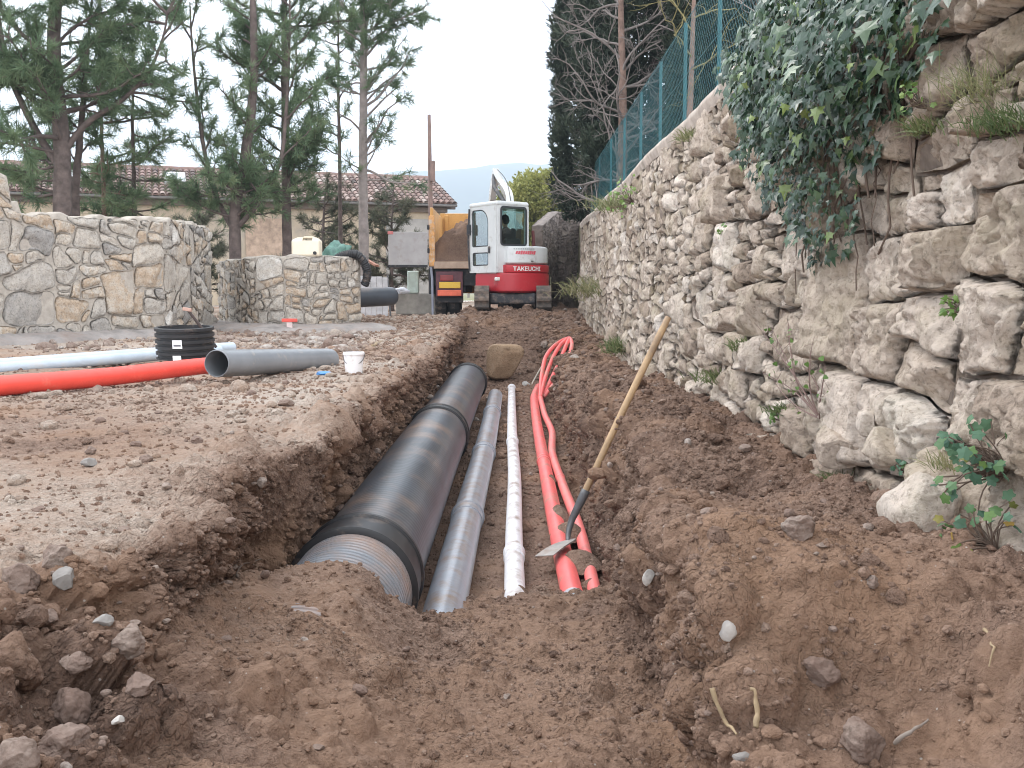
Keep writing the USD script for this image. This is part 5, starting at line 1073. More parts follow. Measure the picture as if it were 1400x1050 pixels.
# undercarriage and tracks (in line with the trench)
V, F = rbox(-.5, .5, -.7, .7, .12, .36, .05); put(ex, 'undercarriage', V + EX, F, XD, 30)
V, F = tube(np.array([[0, 0, .3], [0, 0, .4]]) + EX, .42, 24); put(ex, 'slew_ring', V, F, XD, 40)
for s in (-1, 1):
    n = 96; pts = []
    for (cy_, a0, a1) in ((.78, -90, 90), (-.78, 90, 270)):
        for a in np.radians(np.linspace(a0, a1, 13)): pts.append((cy_ + .25 * math.cos(a), .25 + .25 * math.sin(a)))
    q = Polygon(pts); L = q.exterior.length; ring = []
    for i in range(n):
        p = q.exterior.interpolate(i * L / n); c_ = np.array(p.coords[0]); o_ = c_ - [np.clip(c_[0], -.78, .78), .25]; o_ /= np.linalg.norm(o_) + 1e-9; ring.append(c_ + o_ * (.03 if i % 4 < 2 else -.012) - o_ * .01)
    m_ = trimesh.creation.extrude_polygon(Polygon(ring), .31, engine='earcut'); v = np.array(m_.vertices)
    put(ex, 'track', np.c_[v[:, 2] - .155 + s * .66, v[:, 0], v[:, 1]] + EX, m_.faces, XT, False)
# operator
def figure(J, bones, res=.03, it=6):
    M = manifold3d.Manifold()
    for a, b in bones:
        M = M + manifold3d.Manifold.batch_hull([manifold3d.Manifold.sphere(J[a][1], 16).translate(tuple(map(float, J[a][0]))), manifold3d.Manifold.sphere(J[b][1], 16).translate(tuple(map(float, J[b][0])))])
    V, F = man(M.refine_to_length(res)); m_ = trimesh.Trimesh(V, F); trimesh.smoothing.filter_taubin(m_, iterations=it); return np.array(m_.vertices), m_.faces
J = {'pel': ((-.31, -.02, 1.22), .13), 'wst': ((-.31, -.03, 1.40), .125), 'chL': ((-.42, -.02, 1.60), .11), 'chR': ((-.20, -.02, 1.60), .11), 'shL': ((-.50, .0, 1.70), .062), 'shR': ((-.12, .0, 1.70), .062), 'nkB': ((-.31, .0, 1.74), .058), 'nkT': ((-.31, .025, 1.84), .052),
     'hd': ((-.31, .045, 1.95), .088), 'jaw': ((-.31, .085, 1.89), .055), 'elL': ((-.57, .12, 1.44), .046), 'elR': ((-.05, .12, 1.44), .046), 'wrL': ((-.57, .33, 1.40), .033), 'wrR': ((-.05, .33, 1.40), .033), 'hipL': ((-.39, .0, 1.2), .095), 'hipR': ((-.23, .0, 1.2), .095), 'knL': ((-.43, .42, 1.22), .068), 'knR': ((-.19, .42, 1.22), .068), 'anL': ((-.43, .52, .88), .047), 'anR': ((-.19, .52, .88), .047), 'toL': ((-.43, .68, .86), .036), 'toR': ((-.19, .68, .86), .036),
     'nose': ((-.31, .147, 1.935), .013), 'eaL': ((-.398, .04, 1.935), .018), 'eaR': ((-.222, .04, 1.935), .018)}
bones = [('pel', 'wst'), ('wst', 'chL'), ('wst', 'chR'), ('chL', 'chR'), ('chL', 'shL'), ('chR', 'shR'), ('chL', 'nkB'), ('chR', 'nkB'), ('nkB', 'nkT'), ('nkT', 'hd'), ('hd', 'jaw'), ('jaw', 'nkT'), ('shL', 'elL'), ('elL', 'wrL'), ('shR', 'elR'), ('elR', 'wrR'), ('pel', 'hipL'), ('pel', 'hipR'), ('hipL', 'knL'), ('hipR', 'knR'), ('knL', 'anL'), ('knR', 'anR'), ('anL', 'toL'), ('anR', 'toR'), ('hd', 'nose'), ('hd', 'eaL'), ('hd', 'eaR')]
for s, x in (('L', -.57), ('R', -.05)):
    J['pm' + s] = ((x, .37, 1.395), .026); bones.append(('wr' + s, 'pm' + s))
    for f, (dx, l_) in enumerate(((-.03, .042), (-.01, .05), (.01, .048), (.03, .038))):
        J[f'f{s}{f}a'] = ((x + dx, .40, 1.40), .010); J[f'f{s}{f}b'] = ((x + dx, .40 + l_ * .6, 1.385), .009); J[f'f{s}{f}c'] = ((x + dx * .8, .395 + l_ * .5, 1.35), .008)
        bones += [('pm' + s, f'f{s}{f}a'), (f'f{s}{f}a', f'f{s}{f}b'), (f'f{s}{f}b', f'f{s}{f}c')]
    sg = 1 if s == 'L' else -1; J[f't{s}a'] = ((x + sg * .04, .385, 1.39), .011); J[f't{s}b'] = ((x + sg * .03, .415, 1.36), .010); bones += [('pm' + s, f't{s}a'), (f't{s}a', f't{s}b')]
V, F = figure(J, bones, .02)
SH = np.array([.10, -.03, .0])
op = thing('person', W_(np.array([[-.21, 0, 1.2]]))[0], 'operator with dark hair and dark jacket sitting in the excavator cab', 'person')
SKIN = mat('skin', (.42, .25, .18), .6); CLOTH = mat('dark_jacket_cloth', (.025, .028, .035), .9); HAIR = mat('dark_hair', (.02, .018, .017), .8); TROU = mat('dark_trouser_cloth', (.03, .035, .055), .9)
put(op, 'body', W_(V + SH), F, SKIN, True)
Jc = {k: (v_[0], v_[1] + .018) for k, v_ in J.items()}
V, F = figure({**Jc, 'nkB': ((-.31, .0, 1.74), .07)}, [b for b in bones if b[0] in ('pel', 'wst', 'chL', 'chR', 'shL', 'shR', 'elL', 'elR') and b[1] in ('wst', 'chL', 'chR', 'shL', 'shR', 'elL', 'elR', 'wrL', 'wrR', 'nkB')], .03); put(op, 'jacket', W_(V + SH), F, CLOTH, True)
V, F = figure({**Jc}, [('pel', 'hipL'), ('pel', 'hipR'), ('hipL', 'knL'), ('hipR', 'knR'), ('knL', 'anL'), ('knR', 'anR')], .03); put(op, 'trousers', W_(V + SH), F, TROU, True)
Jh = {'a': ((-.31, .02, 1.985), .088), 'b': ((-.31, -.005, 1.93), .082), 'c': ((-.31, .07, 2.0), .06)}; V, F = figure(Jh, [('a', 'b'), ('a', 'c')], .02); put(op, 'hair', W_(V + SH), F, HAIR, True)
for s in (-1, 1): V, F = boulder((.011, .008, .008), 3, 1, 0, 0); put(op, 'eye', W_(V + SH + [-.31 + s * .033, .128, 1.955]), F, HAIR, True)
V, F = boulder((.022, .008, .006), 3, 1, 0, 0); put(op, 'mouth', W_(V + SH + [-.31, .138, 1.89]), F, mat('lips', (.3, .12, .1), .6), True)

# ------------------------------------------------------------------ tipper truck
TY_ = mat('ochre_truck_paint', (.52, .27, .075), .55, vary=.12, scale=3, dirt=(.46, .30, .16), dirt_amt=.4, dirt_scale=2.5)
TG = mat('grey_steel_plate', (.37, .35, .345), .6, metal=.1, vary=.12, scale=3, dirt=(.30, .26, .24), dirt_amt=.3, dirt_scale=4)
TD = mat('dark_chassis', (.022, .022, .026), .7, vary=.3, dirt=(.14, .11, .09), dirt_amt=.25, dirt_scale=5)
TL = mat('tail_lamp_red', (.20, .02, .02), .3); TRED = mat('orange_red_reflector', (.66, .13, .07), .5); TPL = mat('yellow_number_plate', (.66, .42, .05), .5, vary=.04); TPD = mat('plate_characters', (.10, .07, .03), .6)
TYRE = mat('tyre_rubber', (.03, .031, .034), .85, vary=.3, dirt=(.18, .14, .115), dirt_amt=.35, dirt_scale=6); MUDP = mat('dull_maroon_panel', (.10, .035, .045), .6, vary=.3)
yt_ = 24.35; xl = at(588, 400, yt_)[0]; zb_ = at(600, 358, yt_)[2]; zg = .05
tk = thing('tipper_truck', (xl + 1.15, yt_ + 2, zg), 'ochre tipper truck loaded with earth, half hidden by the excavator', 'truck')
def tb(n, x0, x1, y0, y1, z0, z1, m, r=.02, par=None): V, F = rbox(xl + x0, xl + x1, yt_ + y0, yt_ + y1, z0, z1, r); return put(par or tk, n, V, F, m, 30)
TWD = 2.3; zt_ = at(600, 292, yt_ + 3.6)[2]
tb('bed_floor', 0, TWD, 0, 3.6, zb_ - .12, zb_, mat('worn_bed_steel', (.36, .28, .22), .7, vary=.2)); tb('headboard', 0, TWD, 3.55, 3.66, zb_, zt_, TY_)
for k in range(4): tb('headboard_rib', .12 + k * .62, .22 + k * .62, 3.50, 3.55, zb_, zt_ - .05, TY_)
tb('bed_side', .0, .07, .12, 3.55, zb_, zt_ - .12, TY_); tb('bed_side', TWD - .07, TWD, .12, 3.55, zb_, zb_ + .8, TY_)
tb('corner_post', -.02, .12, -.02, .12, zb_ - .1, zt_ - .32, mat('worn_orange_post', (.55, .28, .10), .6, vary=.3, scale=8, dirt=(.5, .45, .4), dirt_amt=.45, dirt_scale=9))
for z in (zb_ + .2, zb_ + .75): tb('hinge', -.06, .0, -.05, .03, z, z + .12, TD)
V, F = rbox(-.92, 0, -.02, .025, 0, .80, .012); V = rotz(V, .10); tg = put(tk, 'tailgate', V + [xl - .05, yt_ - .02, at(560, 364, yt_)[2]], F, TG, 30)
V, F = rbox(-.93, -.80, -.03, .03, .74, .815, .01); put(tg, 'red_corner', rotz(V, .10) + [xl - .05, yt_ - .02, at(560, 364, yt_)[2]], F, mat('faded_red_paint', (.50, .16, .15), .6), 30)
V, F = rbox(-.93, .0, -.035, .035, -.03, .03, .01); put(tg, 'rim', rotz(V, .10) + [xl - .05, yt_ - .02, at(560, 364, yt_)[2]], F, TD, 30)
tb('bed_lip', .1, TWD, -.05, .04, zb_ - .16, zb_ + .005, mat('lip_wood', (.40, .29, .22), .8, vary=.2))
for x in (.68, 1.45): tb('chassis_beam', x, x + .16, .15, 6.0, .62, zb_ - .14, TD)
tb('cross_beam', .1, 2.2, .1, .25, .78, zb_ - .16, TD)
zz_ = lambda py: float(at(610, py, yt_)[2])
bm = tb('lamp_panel', .14, .78, -.02, .06, zz_(405) - .01, zz_(371), MUDP); tb('tail_lamp', .24, .55, -.05, -.02, zz_(384), zz_(376), TL, .01, bm)
pl = tb('number_plate', .22, .72, -.045, -.02, zz_(394), zz_(385.5), TPL, .006, bm)
for k in range(6):
    if k != 3: V, F = rbox(xl + .29 + k * .066, xl + .33 + k * .066, yt_ - .049, yt_ - .0455, zz_(392.3), zz_(387.3), .002); put(pl, 'character', V, F, TPD, 30) if False else None
tb('reflector_bar', .18, .74, -.05, -.02, zz_(404.5), zz_(396.5), TRED, .01, bm)
FEND = mat('bluish_fender', (.25, .27, .33), .5); V, F = tube(np.array([[xl + .02, yt_ + .05, zz_(365)], [xl + .05, yt_ + .02, zz_(380)], [xl + .06, yt_ + .05, zz_(430)]]), .03, 8); put(tk, 'fender_stay', V, F, FEND, True)
tb('side_box', -.04, .06, .1, 1.2, zz_(402), zz_(366), TD)
def wheel(x, y, w=.30, R=.5):
    n = 48; u = np.array([-.5, -.48, -.40, -.2, 0, .2, .40, .48, .5]) * w; rr_ = R * np.array([.6, .86, .97, 1, 1, 1, .97, .86, .6])
    P = np.c_[xl + x + u, 0 * u + yt_ + y, 0 * u + zg + R]; V, F = tube(P, rr_, n)
    ang = np.arctan2(V[:, 2] - zg - R, V[:, 1] - yt_ - y); rad = np.hypot(V[:, 2] - zg - R, V[:, 1] - yt_ - y); k_ = 1 - .025 * ((np.arange(len(V)) // 2 % 2) == 0) * (rad > R * .95)
    V[:, 1] = yt_ + y + (V[:, 1] - yt_ - y) * k_; V[:, 2] = zg + R + (V[:, 2] - zg - R) * k_
    wn = put(tk, 'wheel', V, F, TYRE, 40); V, F = tube(np.array([[xl + x - w * .52, yt_ + y, zg + R], [xl + x + w * .52, yt_ + y, zg + R]]), R * .55, 24); put(wn, 'rim', V, F, TG, 40)
for x in (.22, .56, 1.75, 2.09): wheel(x, .75)
for x in (.25, 2.05): wheel(x, 4.6)
for x in (.02, 1.62): tb('mud_flap', x + .12, x + .76, .12, .15, .38, .8, TD)
# cab of the truck
tb('cab', .1, TWD - .1, 3.95, 5.6, .6, 2.55, TY_, .08)
# the load
lx, ly = np.meshgrid(np.linspace(.08, TWD - .08, 60), np.linspace(.06, 3.4, 60)); ux, uy = (lx - TWD / 2) / (TWD / 2), (ly - 1.5) / 1.6
lz = zb_ + .3 + np.clip(.95 * (1 - .75 * np.abs(ux - .15) ** 2) * np.clip(1.0 - .8 * np.abs(uy) ** 2, 0, 1), 0, 2) * sstep(.0, .7, ly + .2) + .32 * (fbm(np.stack([lx * 3, ly * 3, 0 * lx], -1), 4, 91) - .5) + .26 * (fbm(np.stack([lx * 9, ly * 9, 0 * lx], -1), 3, 92) - .5)
V, F = grid(xl + lx, yt_ + ly, zb_ + .012 + np.maximum(lz - zb_, .05) * sstep(.06, .42, ly)); put(None, 'earth_load', V, F, SOIL, True, tone=.35, label='heap of brown earth loaded on the tipper truck bed', cat='earth heap')
# ------------------------------------------------------------------ ivy on the wall
IVY = foliage_mat('ivy_leaves', [(0, (.016, .032, .022)), (.45, (.030, .060, .034)), (.75, (.065, .11, .042)), (1, (.16, .21, .055))], .1, .27, .45)
LEAFG = foliage_mat('fresh_leaves', [(0, (.06, .12, .03)), (.5, (.11, .20, .05)), (1, (.2, .29, .09))], .3, .5, .4)
BLUEL = foliage_mat('blue_green_leaves', [(0, (.04, .095, .06)), (.4, (.085, .17, .105)), (.8, (.10, .18, .05)), (1, (.30, .2, .05))], .3, .5, .35)
GRASSM = foliage_mat('grass_blades', [(0, (.06, .095, .035)), (.5, (.12, .15, .06)), (1, (.26, .24, .13))], .3)
IVYSTEM = mat('ivy_stem', (.12, .085, .065), .9)
ivy_out = np.array([(0, 0), (.28, .05), (.52, -.03), (.36, .24), (.50, .42), (.22, .44), (0, 1.0), (-.22, .44), (-.50, .42), (-.36, .24), (-.52, -.03), (-.28, .05)])
def leaf_mesh(outline, fold=.18, curl=.2):
    o = np.asarray(outline); c = np.array([(0, .38)]); p = np.vstack([o, c]); z = -fold * np.abs(p[:, 0]) - curl * p[:, 1] ** 2; V = np.c_[p, z + .1]; n = len(o)
    return V, np.array([[n, i, (i + 1) % n] for i in range(n)])
lobe = lambda k, r: np.array([(math.sin(a) * (.46 + .075 * math.cos(k * a) + .02 * math.cos(17 * a)), .45 - math.cos(a) * (.42 + .075 * math.cos(k * a) + .02 * math.cos(17 * a))) for a in np.linspace(0, 2 * np.pi, r, endpoint=False)])
def orient(Vl, pos, nrm, up, s):
    """Places leaves: the blade's tip along up, its face along nrm."""
    n = nrm / np.linalg.norm(nrm, axis=1, keepdims=True); y = up - n * (up * n).sum(1, keepdims=True); y /= np.linalg.norm(y, axis=1, keepdims=True) + 1e-9; x = np.cross(y, n)
    return pos[:, None] + (Vl[None, :, :1] * x[:, None] + Vl[None, :, 1:2] * y[:, None] + Vl[None, :, 2:] * n[:, None]) * np.asarray(s)[:, None, None]
ri = np.random.default_rng(77)
# the outline of the ivy on the wall face, given on the wall as (y, z)
def wall_at(px, py): d = px_dir(px, py); k = (WX - .05) / d[0]; return EYE + d * k
iv_px = [(1018, 90), (1040, 60), (1060, 20), (1085, -60), (1330, -60), (1318, 30), (1300, 70), (1278, 100), (1258, 135), (1240, 170), (1228, 205), (1200, 230), (1190, 275), (1195, 300), (1180, 330), (1160, 370), (1140, 400), (1128, 385), (1120, 350), (1090, 310), (1060, 285), (1050, 240), (1060, 215), (1035, 180), (1025, 140)]
ivp = Polygon([wall_at(*p)[1:] for p in iv_px]).buffer(0)
x0, y0, x1, y1 = ivp.bounds; pts = []
while len(pts) < 3500:
    p = ri.uniform((x0, y0), (x1, y1))
    if not ivp.contains(Point(p)): continue
    e = ivp.exterior.distance(Point(p)); q = project(np.array([[WX, *p]])); px, py = float(q[0][0]), float(q[1][0])
    keep_ = min(1, .18 + e / .16) * (1.0 if py < 215 else (.75 if py < 280 else .55))
    if ri.random() < keep_ and noise(np.array([[p[0] * 7, p[1] * 7, 3.]]), 8)[0] > (.12 if py < 200 else .28): pts.append((*p, e))
pts = np.array(pts); n = len(pts)
dep = np.clip(pts[:, 2] / .3, .15, 1) * ri.uniform(.03, .26, n) * (.7 + .6 * fbm(np.c_[pts[:, :2] * 5, 0 * pts[:, 0]], 2, 9))
pos = np.c_[WX - .07 - dep, pts[:, 0], pts[:, 1]]
nrm = np.c_[-np.ones(n), -.25 + ri.normal(0, .38, n), .35 + ri.normal(0, .38, n)]; up = np.c_[-.25 + ri.normal(0, .3, n), ri.normal(0, .5, n), -np.ones(n)]
size = ri.uniform(.040, .08, n) * (.75 + .5 * (ri.random(n) < .25)); size *= np.where(pts[:, 1] < 1.25, .75, 1)
Vl, Fl = leaf_mesh(ivy_out); LV = orient(Vl, pos, nrm, up, size)
tone = np.clip(ri.normal(.38, .17, n) + .45 * (ri.random(n) < .06), 0, 1)
ivy = thing('ivy', (WX, pts[:, 0].mean(), 1.6), 'dark green ivy hanging over the top of the old stone wall', 'ivy')
order = np.argsort(-(dep / pts[:, 0].clip(1.5) + size * 2 / pts[:, 0]))
for i in order[:240]: put(ivy, 'leaf', LV[i], Fl, IVY, False, tone=tone[i])
rest = order[240:]; k = len(Vl)
put(ivy, 'foliage', LV[rest].reshape(-1, 3), (np.arange(len(rest))[:, None, None] * k + Fl[None]).reshape(-1, 3), IVY, False, tone=np.repeat(tone[rest], k), kind='stuff')
sm_ = MB()
for _ in range(60):
    p = pts[ri.integers(n)]; L = ri.uniform(.3, .9); q = [np.array([WX - .05, p[0], p[1] + L * .5])]
    for _ in range(8): q.append(q[-1] + [ri.normal(0, .012), ri.normal(0, .04), -L / 8])
    q = np.array(q); q[:, 0] = np.clip(q[:, 0], WX - .16, WX - .04); V, F = tube(q, ri.uniform(.002, .006), 4, caps=False); sm_.add(V, F)
V, F = sm_.get(); put(ivy, 'stems', V, F, IVYSTEM, True, kind='stuff')

# ------------------------------------------------------------------ small plants
def blades(c, n, L, spread, r, w=.004, up=(0, 0, 1.0), lean=(0, 0, 0)):
    C = np.asarray(c) + r.normal(0, spread, (n, 3)) * [1, 1, .25]; d = np.asarray(up) + np.asarray(lean) + r.normal(0, .38, (n, 3)); d /= np.linalg.norm(d, axis=1, keepdims=True); L = L * r.uniform(.5, 1.15, n)
    s = np.cross(d, r.normal(size=(n, 3))); s /= np.linalg.norm(s, axis=1, keepdims=True); V = []
    droop = np.array([0, 0, -1.0])
    for t_, k_ in ((0, 1), (.4, .85), (.75, .5), (1, .08)): m_ = C + d * (L * t_)[:, None] + droop * (L * .38 * t_ ** 2)[:, None]; V += [m_ - s * w * k_ / 2, m_ + s * w * k_ / 2]
    V = np.stack(V, 1).reshape(-1, 3); i = np.arange(n)[:, None] * 8
    return V, np.vstack([i + q for q in ([0, 1, 3], [0, 3, 2], [2, 3, 5], [2, 5, 4], [4, 5, 7], [4, 7, 6])])
def grass(label, c, n, L, spread, seed, w=.0045, lean=(-.3, 0, 0), tone=.5):
    r = np.random.default_rng(seed); V, F = blades(c, n, L, spread, r, w, lean=lean); put(None, 'grass_tuft', V, F, GRASSM, False, tone=np.repeat(np.clip(r.normal(tone, .18, n), 0, 1), 8), label=label, cat='grass', kind='stuff' if 'far end' in label else None)
def wp(px, py, o=.08): p = wall_at(px, py); p[0] -= o - .05; return p
grass('long pale grass growing from the wall top near the right picture edge', wp(1352, 130), 170, .20, .06, 1, .0022, tone=.75)
grass('short bright grass in the wall joint under the ivy', wp(1275, 180), 110, .10, .03, 2)
grass('vivid green grass clump on the wall at the right picture edge', wp(1388, 175), 240, .12, .05, 3, .0032, tone=.25)
grass('yellow green grass on the wall below the coping, left of the ivy', wp(945, 190), 120, .14, .05, 4, .006, tone=.75)
grass('grass at the wall foot just left of the hoe handle tip', wp(855, 480, .1), 260, .3, .1, 5, .009, tone=.45)
grass('tall grass strip hanging at the far end of the wall', wp(845, 285, .1), 240, .3, .14, 6, .01, tone=.75)
grass('dry grass on the far end of the wall above the conduits', wp(815, 400, .1), 320, .4, .25, 7, .012, tone=.85)
grass('green grass in the wall joint right of the hoe handle', wp(1022, 478), 110, .12, .04, 8, .006, tone=.4)
grass('short grass under the twiggy shrub on the lower stones', wp(1085, 565, .1), 110, .09, .04, 9, .005, tone=.35)
grass('grass patch at the wall foot above the pink stone', wp(1168, 660, .12), 120, .09, .035, 10, .004, tone=.4)
grass('dry grass on the lowest pale boulder at right', wp(1320, 640, .12), 80, .09, .03, 11, .003, tone=.8)
grass('grass blades on the wall foot left of the twiggy shrub', wp(985, 520, .1), 130, .14, .06, 12, .006, tone=.5)
def leafy(name, label, c, n, R, size, seed, m, out=None, tone=.5, ns=5, cat='plant', flat=.6, large=True, lean=(-.5, -.2, .6)):
    """A small plant: stems from the wall and a leaf mesh of its own for each leaf."""
    r = np.random.default_rng(seed); c = np.asarray(c, float); t = thing(name, c, label, cat); st_m = MB(); Vl, Fl = leaf_mesh(lobe(5, 30) if out is None else out, .3, .25); rest = MB()
    for k in range(n):
        d = np.asarray(lean) + r.normal(0, .6, 3); d /= np.linalg.norm(d); p = c + d * R * r.uniform(.35, 1.0)
        V, F = tube(smooth_path([c + [.03, 0, -.02], (c + p) / 2 + r.normal(0, .01, 3), p], 6), .0022, 4, caps=False); st_m.add(V, F)
        V = orient(Vl, p[None], (np.array([[-.55, -.55, .6]]) + r.normal(0, .6, 3)), (d * .6 + [0, 0, -.3] + r.normal(0, .3, 3))[None], [size * r.uniform(.7, 1.2)])[0]
        if large: put(t, 'leaf', V, Fl, m, False, tone=float(np.clip(r.normal(tone, .22), 0, 1)))
        else: rest.add(V, Fl, float(np.clip(r.normal(tone, .2), 0, 1)))
    V, F = st_m.get(); put(t, 'stems', V, F, IVYSTEM, True)
    if rest.n: V, F = rest.get(); put(t, 'leaves', V, F, m, False, tone=rest.tone(), kind='stuff')
leafy('broad_leaf_plant', 'lobed blue green plant at the right picture edge above the pale boulder', wp(1395, 640, .12), 60, .15, .036, 31, BLUEL, lean=(-.6, .25, .3), tone=.32)
leafy('broad_leaf_plant', 'drooping lobed plant low at the right picture edge, partly yellowed', wp(1405, 745, .16), 56, .14, .034, 32, BLUEL, lean=(-.5, .2, -.1), tone=.55)
leafy('fern_plant', 'vivid green leafy plant growing in the wall between two big stones', wp(1312, 418, .06), 16, .05, .032, 33, LEAFG, ivy_out * .8, .5, lean=(-.4, 0, -.2))
leafy('wall_plant', 'small green plant in a wall joint left of the ivy tail', wp(993, 322, .06), 14, .07, .035, 34, LEAFG, None, .5, large=False)
leafy('wall_plant', 'bright small leaves on the wall just below the coping', wp(1275, 140, .1), 16, .08, .025, 35, LEAFG, None, .7, large=False)
leafy('wall_plant', 'low green rosette on the lower stones under the shrub', wp(1080, 572, .1), 22, .07, .022, 36, LEAFG, None, .4, large=False)
leafy('wall_plant', 'small dull leaves beside the hole in the lowest stones', wp(1265, 640, .12), 14, .04, .018, 37, BLUEL, None, .3, large=False)
leafy('wall_plant', 'yellow green sprig at the top left of the wall', wp(868, 275, .1), 40, .3, .05, 38, LEAFG, None, .9, large=False)
# twiggy shrub in front of the wall
r = np.random.default_rng(44); sb = wp(1150, 572, .14); t = thing('twiggy_shrub', sb, 'sparse twiggy shrub with a few small leaves against the wall', 'shrub'); lv = MB(); tw = MB(); Vl, Fl = leaf_mesh(lobe(3, 10), .1, .1)
TWIG = mat('twig_bark', (.17, .11, .095), .85)
for (ex_, ey_) in [(1062, 446), (1095, 450), (1120, 440), (1148, 470), (1075, 510), (1165, 500), (1100, 520), (1130, 500)]:
    e = wp(ex_, ey_, .17 + r.uniform(-.03, .05)); P = smooth_path([sb, (sb + e) / 2 + r.normal(0, .02, 3), e], 10); V, F = tube(P, np.linspace(.0045, .0015, 10), 5); put(t, 'stem', V, F, TWIG, True)
    for k in range(3, 10):
        for _ in range(2):
            if r.random() < .75:
                d = r.normal(0, 1, 3) * [.5, 1, 1]; d /= np.linalg.norm(d); q = P[k] + d * r.uniform(.02, .06); V, F = tube(np.array([P[k], q]), .001, 3, caps=False); tw.add(V, F)
                if r.random() < .6: V = orient(Vl, q[None], r.normal(0, 1, (1, 3)) + [-1, -.3, .5], d[None], [r.uniform(.015, .028)])[0]; lv.add(V, Fl, float(r.uniform(.2, .8)))
V, F = tw.get(); put(t, 'twigs', V, F, TWIG, True, kind='stuff'); V, F = lv.get(); put(t, 'leaves', V, F, LEAFG, False, tone=lv.tone(), kind='stuff')

# ------------------------------------------------------------------ loose stones that one can tell apart
def rock(px, py, wpx, hpx, tone, label, seed, sink=.42, group=None, m=None, cat='stone', name='stone', cuts=9):
    p = ground_at(px, py + hpx * .3); d = p[1]; w_ = wpx * d / 1400 / 2; h_ = hpx * d / 1400 / 2 * 1.1
    V, F = boulder((w_, (w_ + h_) / 2, h_), seed, 4, .25 if m in (CHIP, CHIPW) else .55, cuts); V = rotz(V, seed * 1.7)
    put(None, name, V + p + [0, 0, h_ * (1 - sink) - h_ * .25], F, m or ROCK, True, tone=tone, label=label, cat=cat, group=group)
CHIP = mat('pale_chip', (.20, .185, .172), .85, vary=.12, scale=30, bump=.002)
CHIPW = mat('white_chip', (.40, .375, .35), .85, vary=.2, scale=30, bump=.003)
rock(132, 893, 80, 66, .42, 'largest brown rock of the rubble at lower left', 11)
rock(180, 874, 58, 42, .62, 'pale tan rock just right of the largest brown rock at lower left', 12)
rock(142, 843, 30, 19, .9, 'small smooth pale grey stone above the largest brown rock', 13, m=CHIP)
rock(88, 797, 26, 34, .85, 'upright bluish grey chip among the clods at far left', 14, m=CHIP)
rock(28, 788, 52, 46, .5, 'round brown rock at the left picture edge under the path', 15)
rock(75, 755, 36, 38, .6, 'ochre stone on the path edge above the bluish chip', 16)
rock(96, 968, 62, 58, .35, 'dark brown rock below the largest rock at lower left', 17)
rock(195, 935, 52, 30, .4, 'flat brown stone right of the dark brown rock at lower left', 18)
rock(85, 1012, 84, 46, .38, 'long clod like rock at the lower left near the bottom edge', 19)
rock(18, 1032, 64, 60, .6, 'greyish rock cut off by the bottom left picture corner', 20)
rock(28, 905, 66, 90, .3, 'big dark clod of earth at the left picture edge', 21, m=SOIL, cat='earth clod', name='earth_clod')
rock(90, 915, 46, 28, .5, 'small brown stone left of the largest rock at lower left', 22)
rock(165, 985, 22, 12, .8, 'tiny white pebble in the rubble at the lower left', 23, m=CHIPW)
rock(60, 840, 44, 40, .48, 'brown stone between the left edge and the smooth grey stone', 24)
rock(125, 628, 28, 13, .85, 'flat pale stone lying alone on the path at left', 25, m=CHIP)
rock(202, 622, 22, 13, .45, 'brown stone on the path right of the flat pale stone', 26)
rock(124, 612, 18, 14, .5, 'reddish stone on the path behind the flat pale stone', 27)
rock(190, 602, 18, 12, .45, 'small reddish brown stone on the path near its middle', 28)
rock(268, 597, 20, 14, .45, 'brown stone on the path right of its middle', 29)
rock(390, 546, 22, 12, .5, 'reddish stone on the path below the grey pipe end', 30)
rock(52, 692, 24, 10, .35, 'dark flat stone on the near left part of the path', 31)
rock(1086, 716, 52, 36, .78, 'pale angular stone lying on the right bank under the wall', 32)
rock(884, 790, 18, 22, .9, 'pale stone stuck in the right trench side', 33, m=CHIPW)
rock(990, 853, 16, 32, .95, 'white chip stuck in the edge of the sandy lump', 34, m=CHIPW)
rock(1180, 1005, 62, 62, .45, 'brown rock in the bank at the bottom right', 35)
rock(1232, 664, 40, 34, .72, 'pink wedge of stone at the wall foot right of the grass', 36)
rock(1010, 1030, 26, 14, .85, 'pale pebble at the foot of the right bank near the bottom edge', 37, m=CHIP)
rock(1195, 790, 20, 18, .7, 'pale round stone on the bank right of the sandy lump', 38)
rock(1120, 910, 60, 40, .4, 'earthy lump sticking out below the sandy lump', 39)
rock(622, 507, 16, 14, .7, 'pale stone on the trench floor beside the far pipe collar', 40)
rock(671, 540, 14, 10, .75, 'pale stone on the trench floor behind the grey pipe end', 41)
rock(720, 520, 14, 8, .85, 'white stone on the trench floor beside the white pipe end', 42, m=CHIPW)
rock(740, 470, 12, 10, .7, 'pale stone in the end slope above the fan of conduits', 43)
# pink slab in the hole and boulders at the foot of the wall
for k, (px, py, wpx, hpx, tn, lb) in enumerate([(1320, 690, 118, 110, .85, 'big pale pink boulder at the wall foot at right'), (1238, 610, 70, 54, .6, 'tan boulder beside the dark hole at the wall foot'), (1172, 610, 70, 66, .45, 'mossy boulder at the wall foot below the twiggy shrub'), (1212, 578, 30, 36, .8, 'round white stone above the tan boulder at the wall foot')]):
    p = wall_at(px, py); d = p[1]; w_, h_ = wpx * d / 2800, hpx * d / 2800
    V, F = boulder((w_ * .8, w_ * 1.15, h_), 60 + k, 4, .22, 7, .3); put(None, 'foot_boulder', V + [WX - (.2 if k == 0 else .13), p[1] - .02, p[2]], F, OLD_STONE, True, tone=tn, label=lb, cat='boulder')
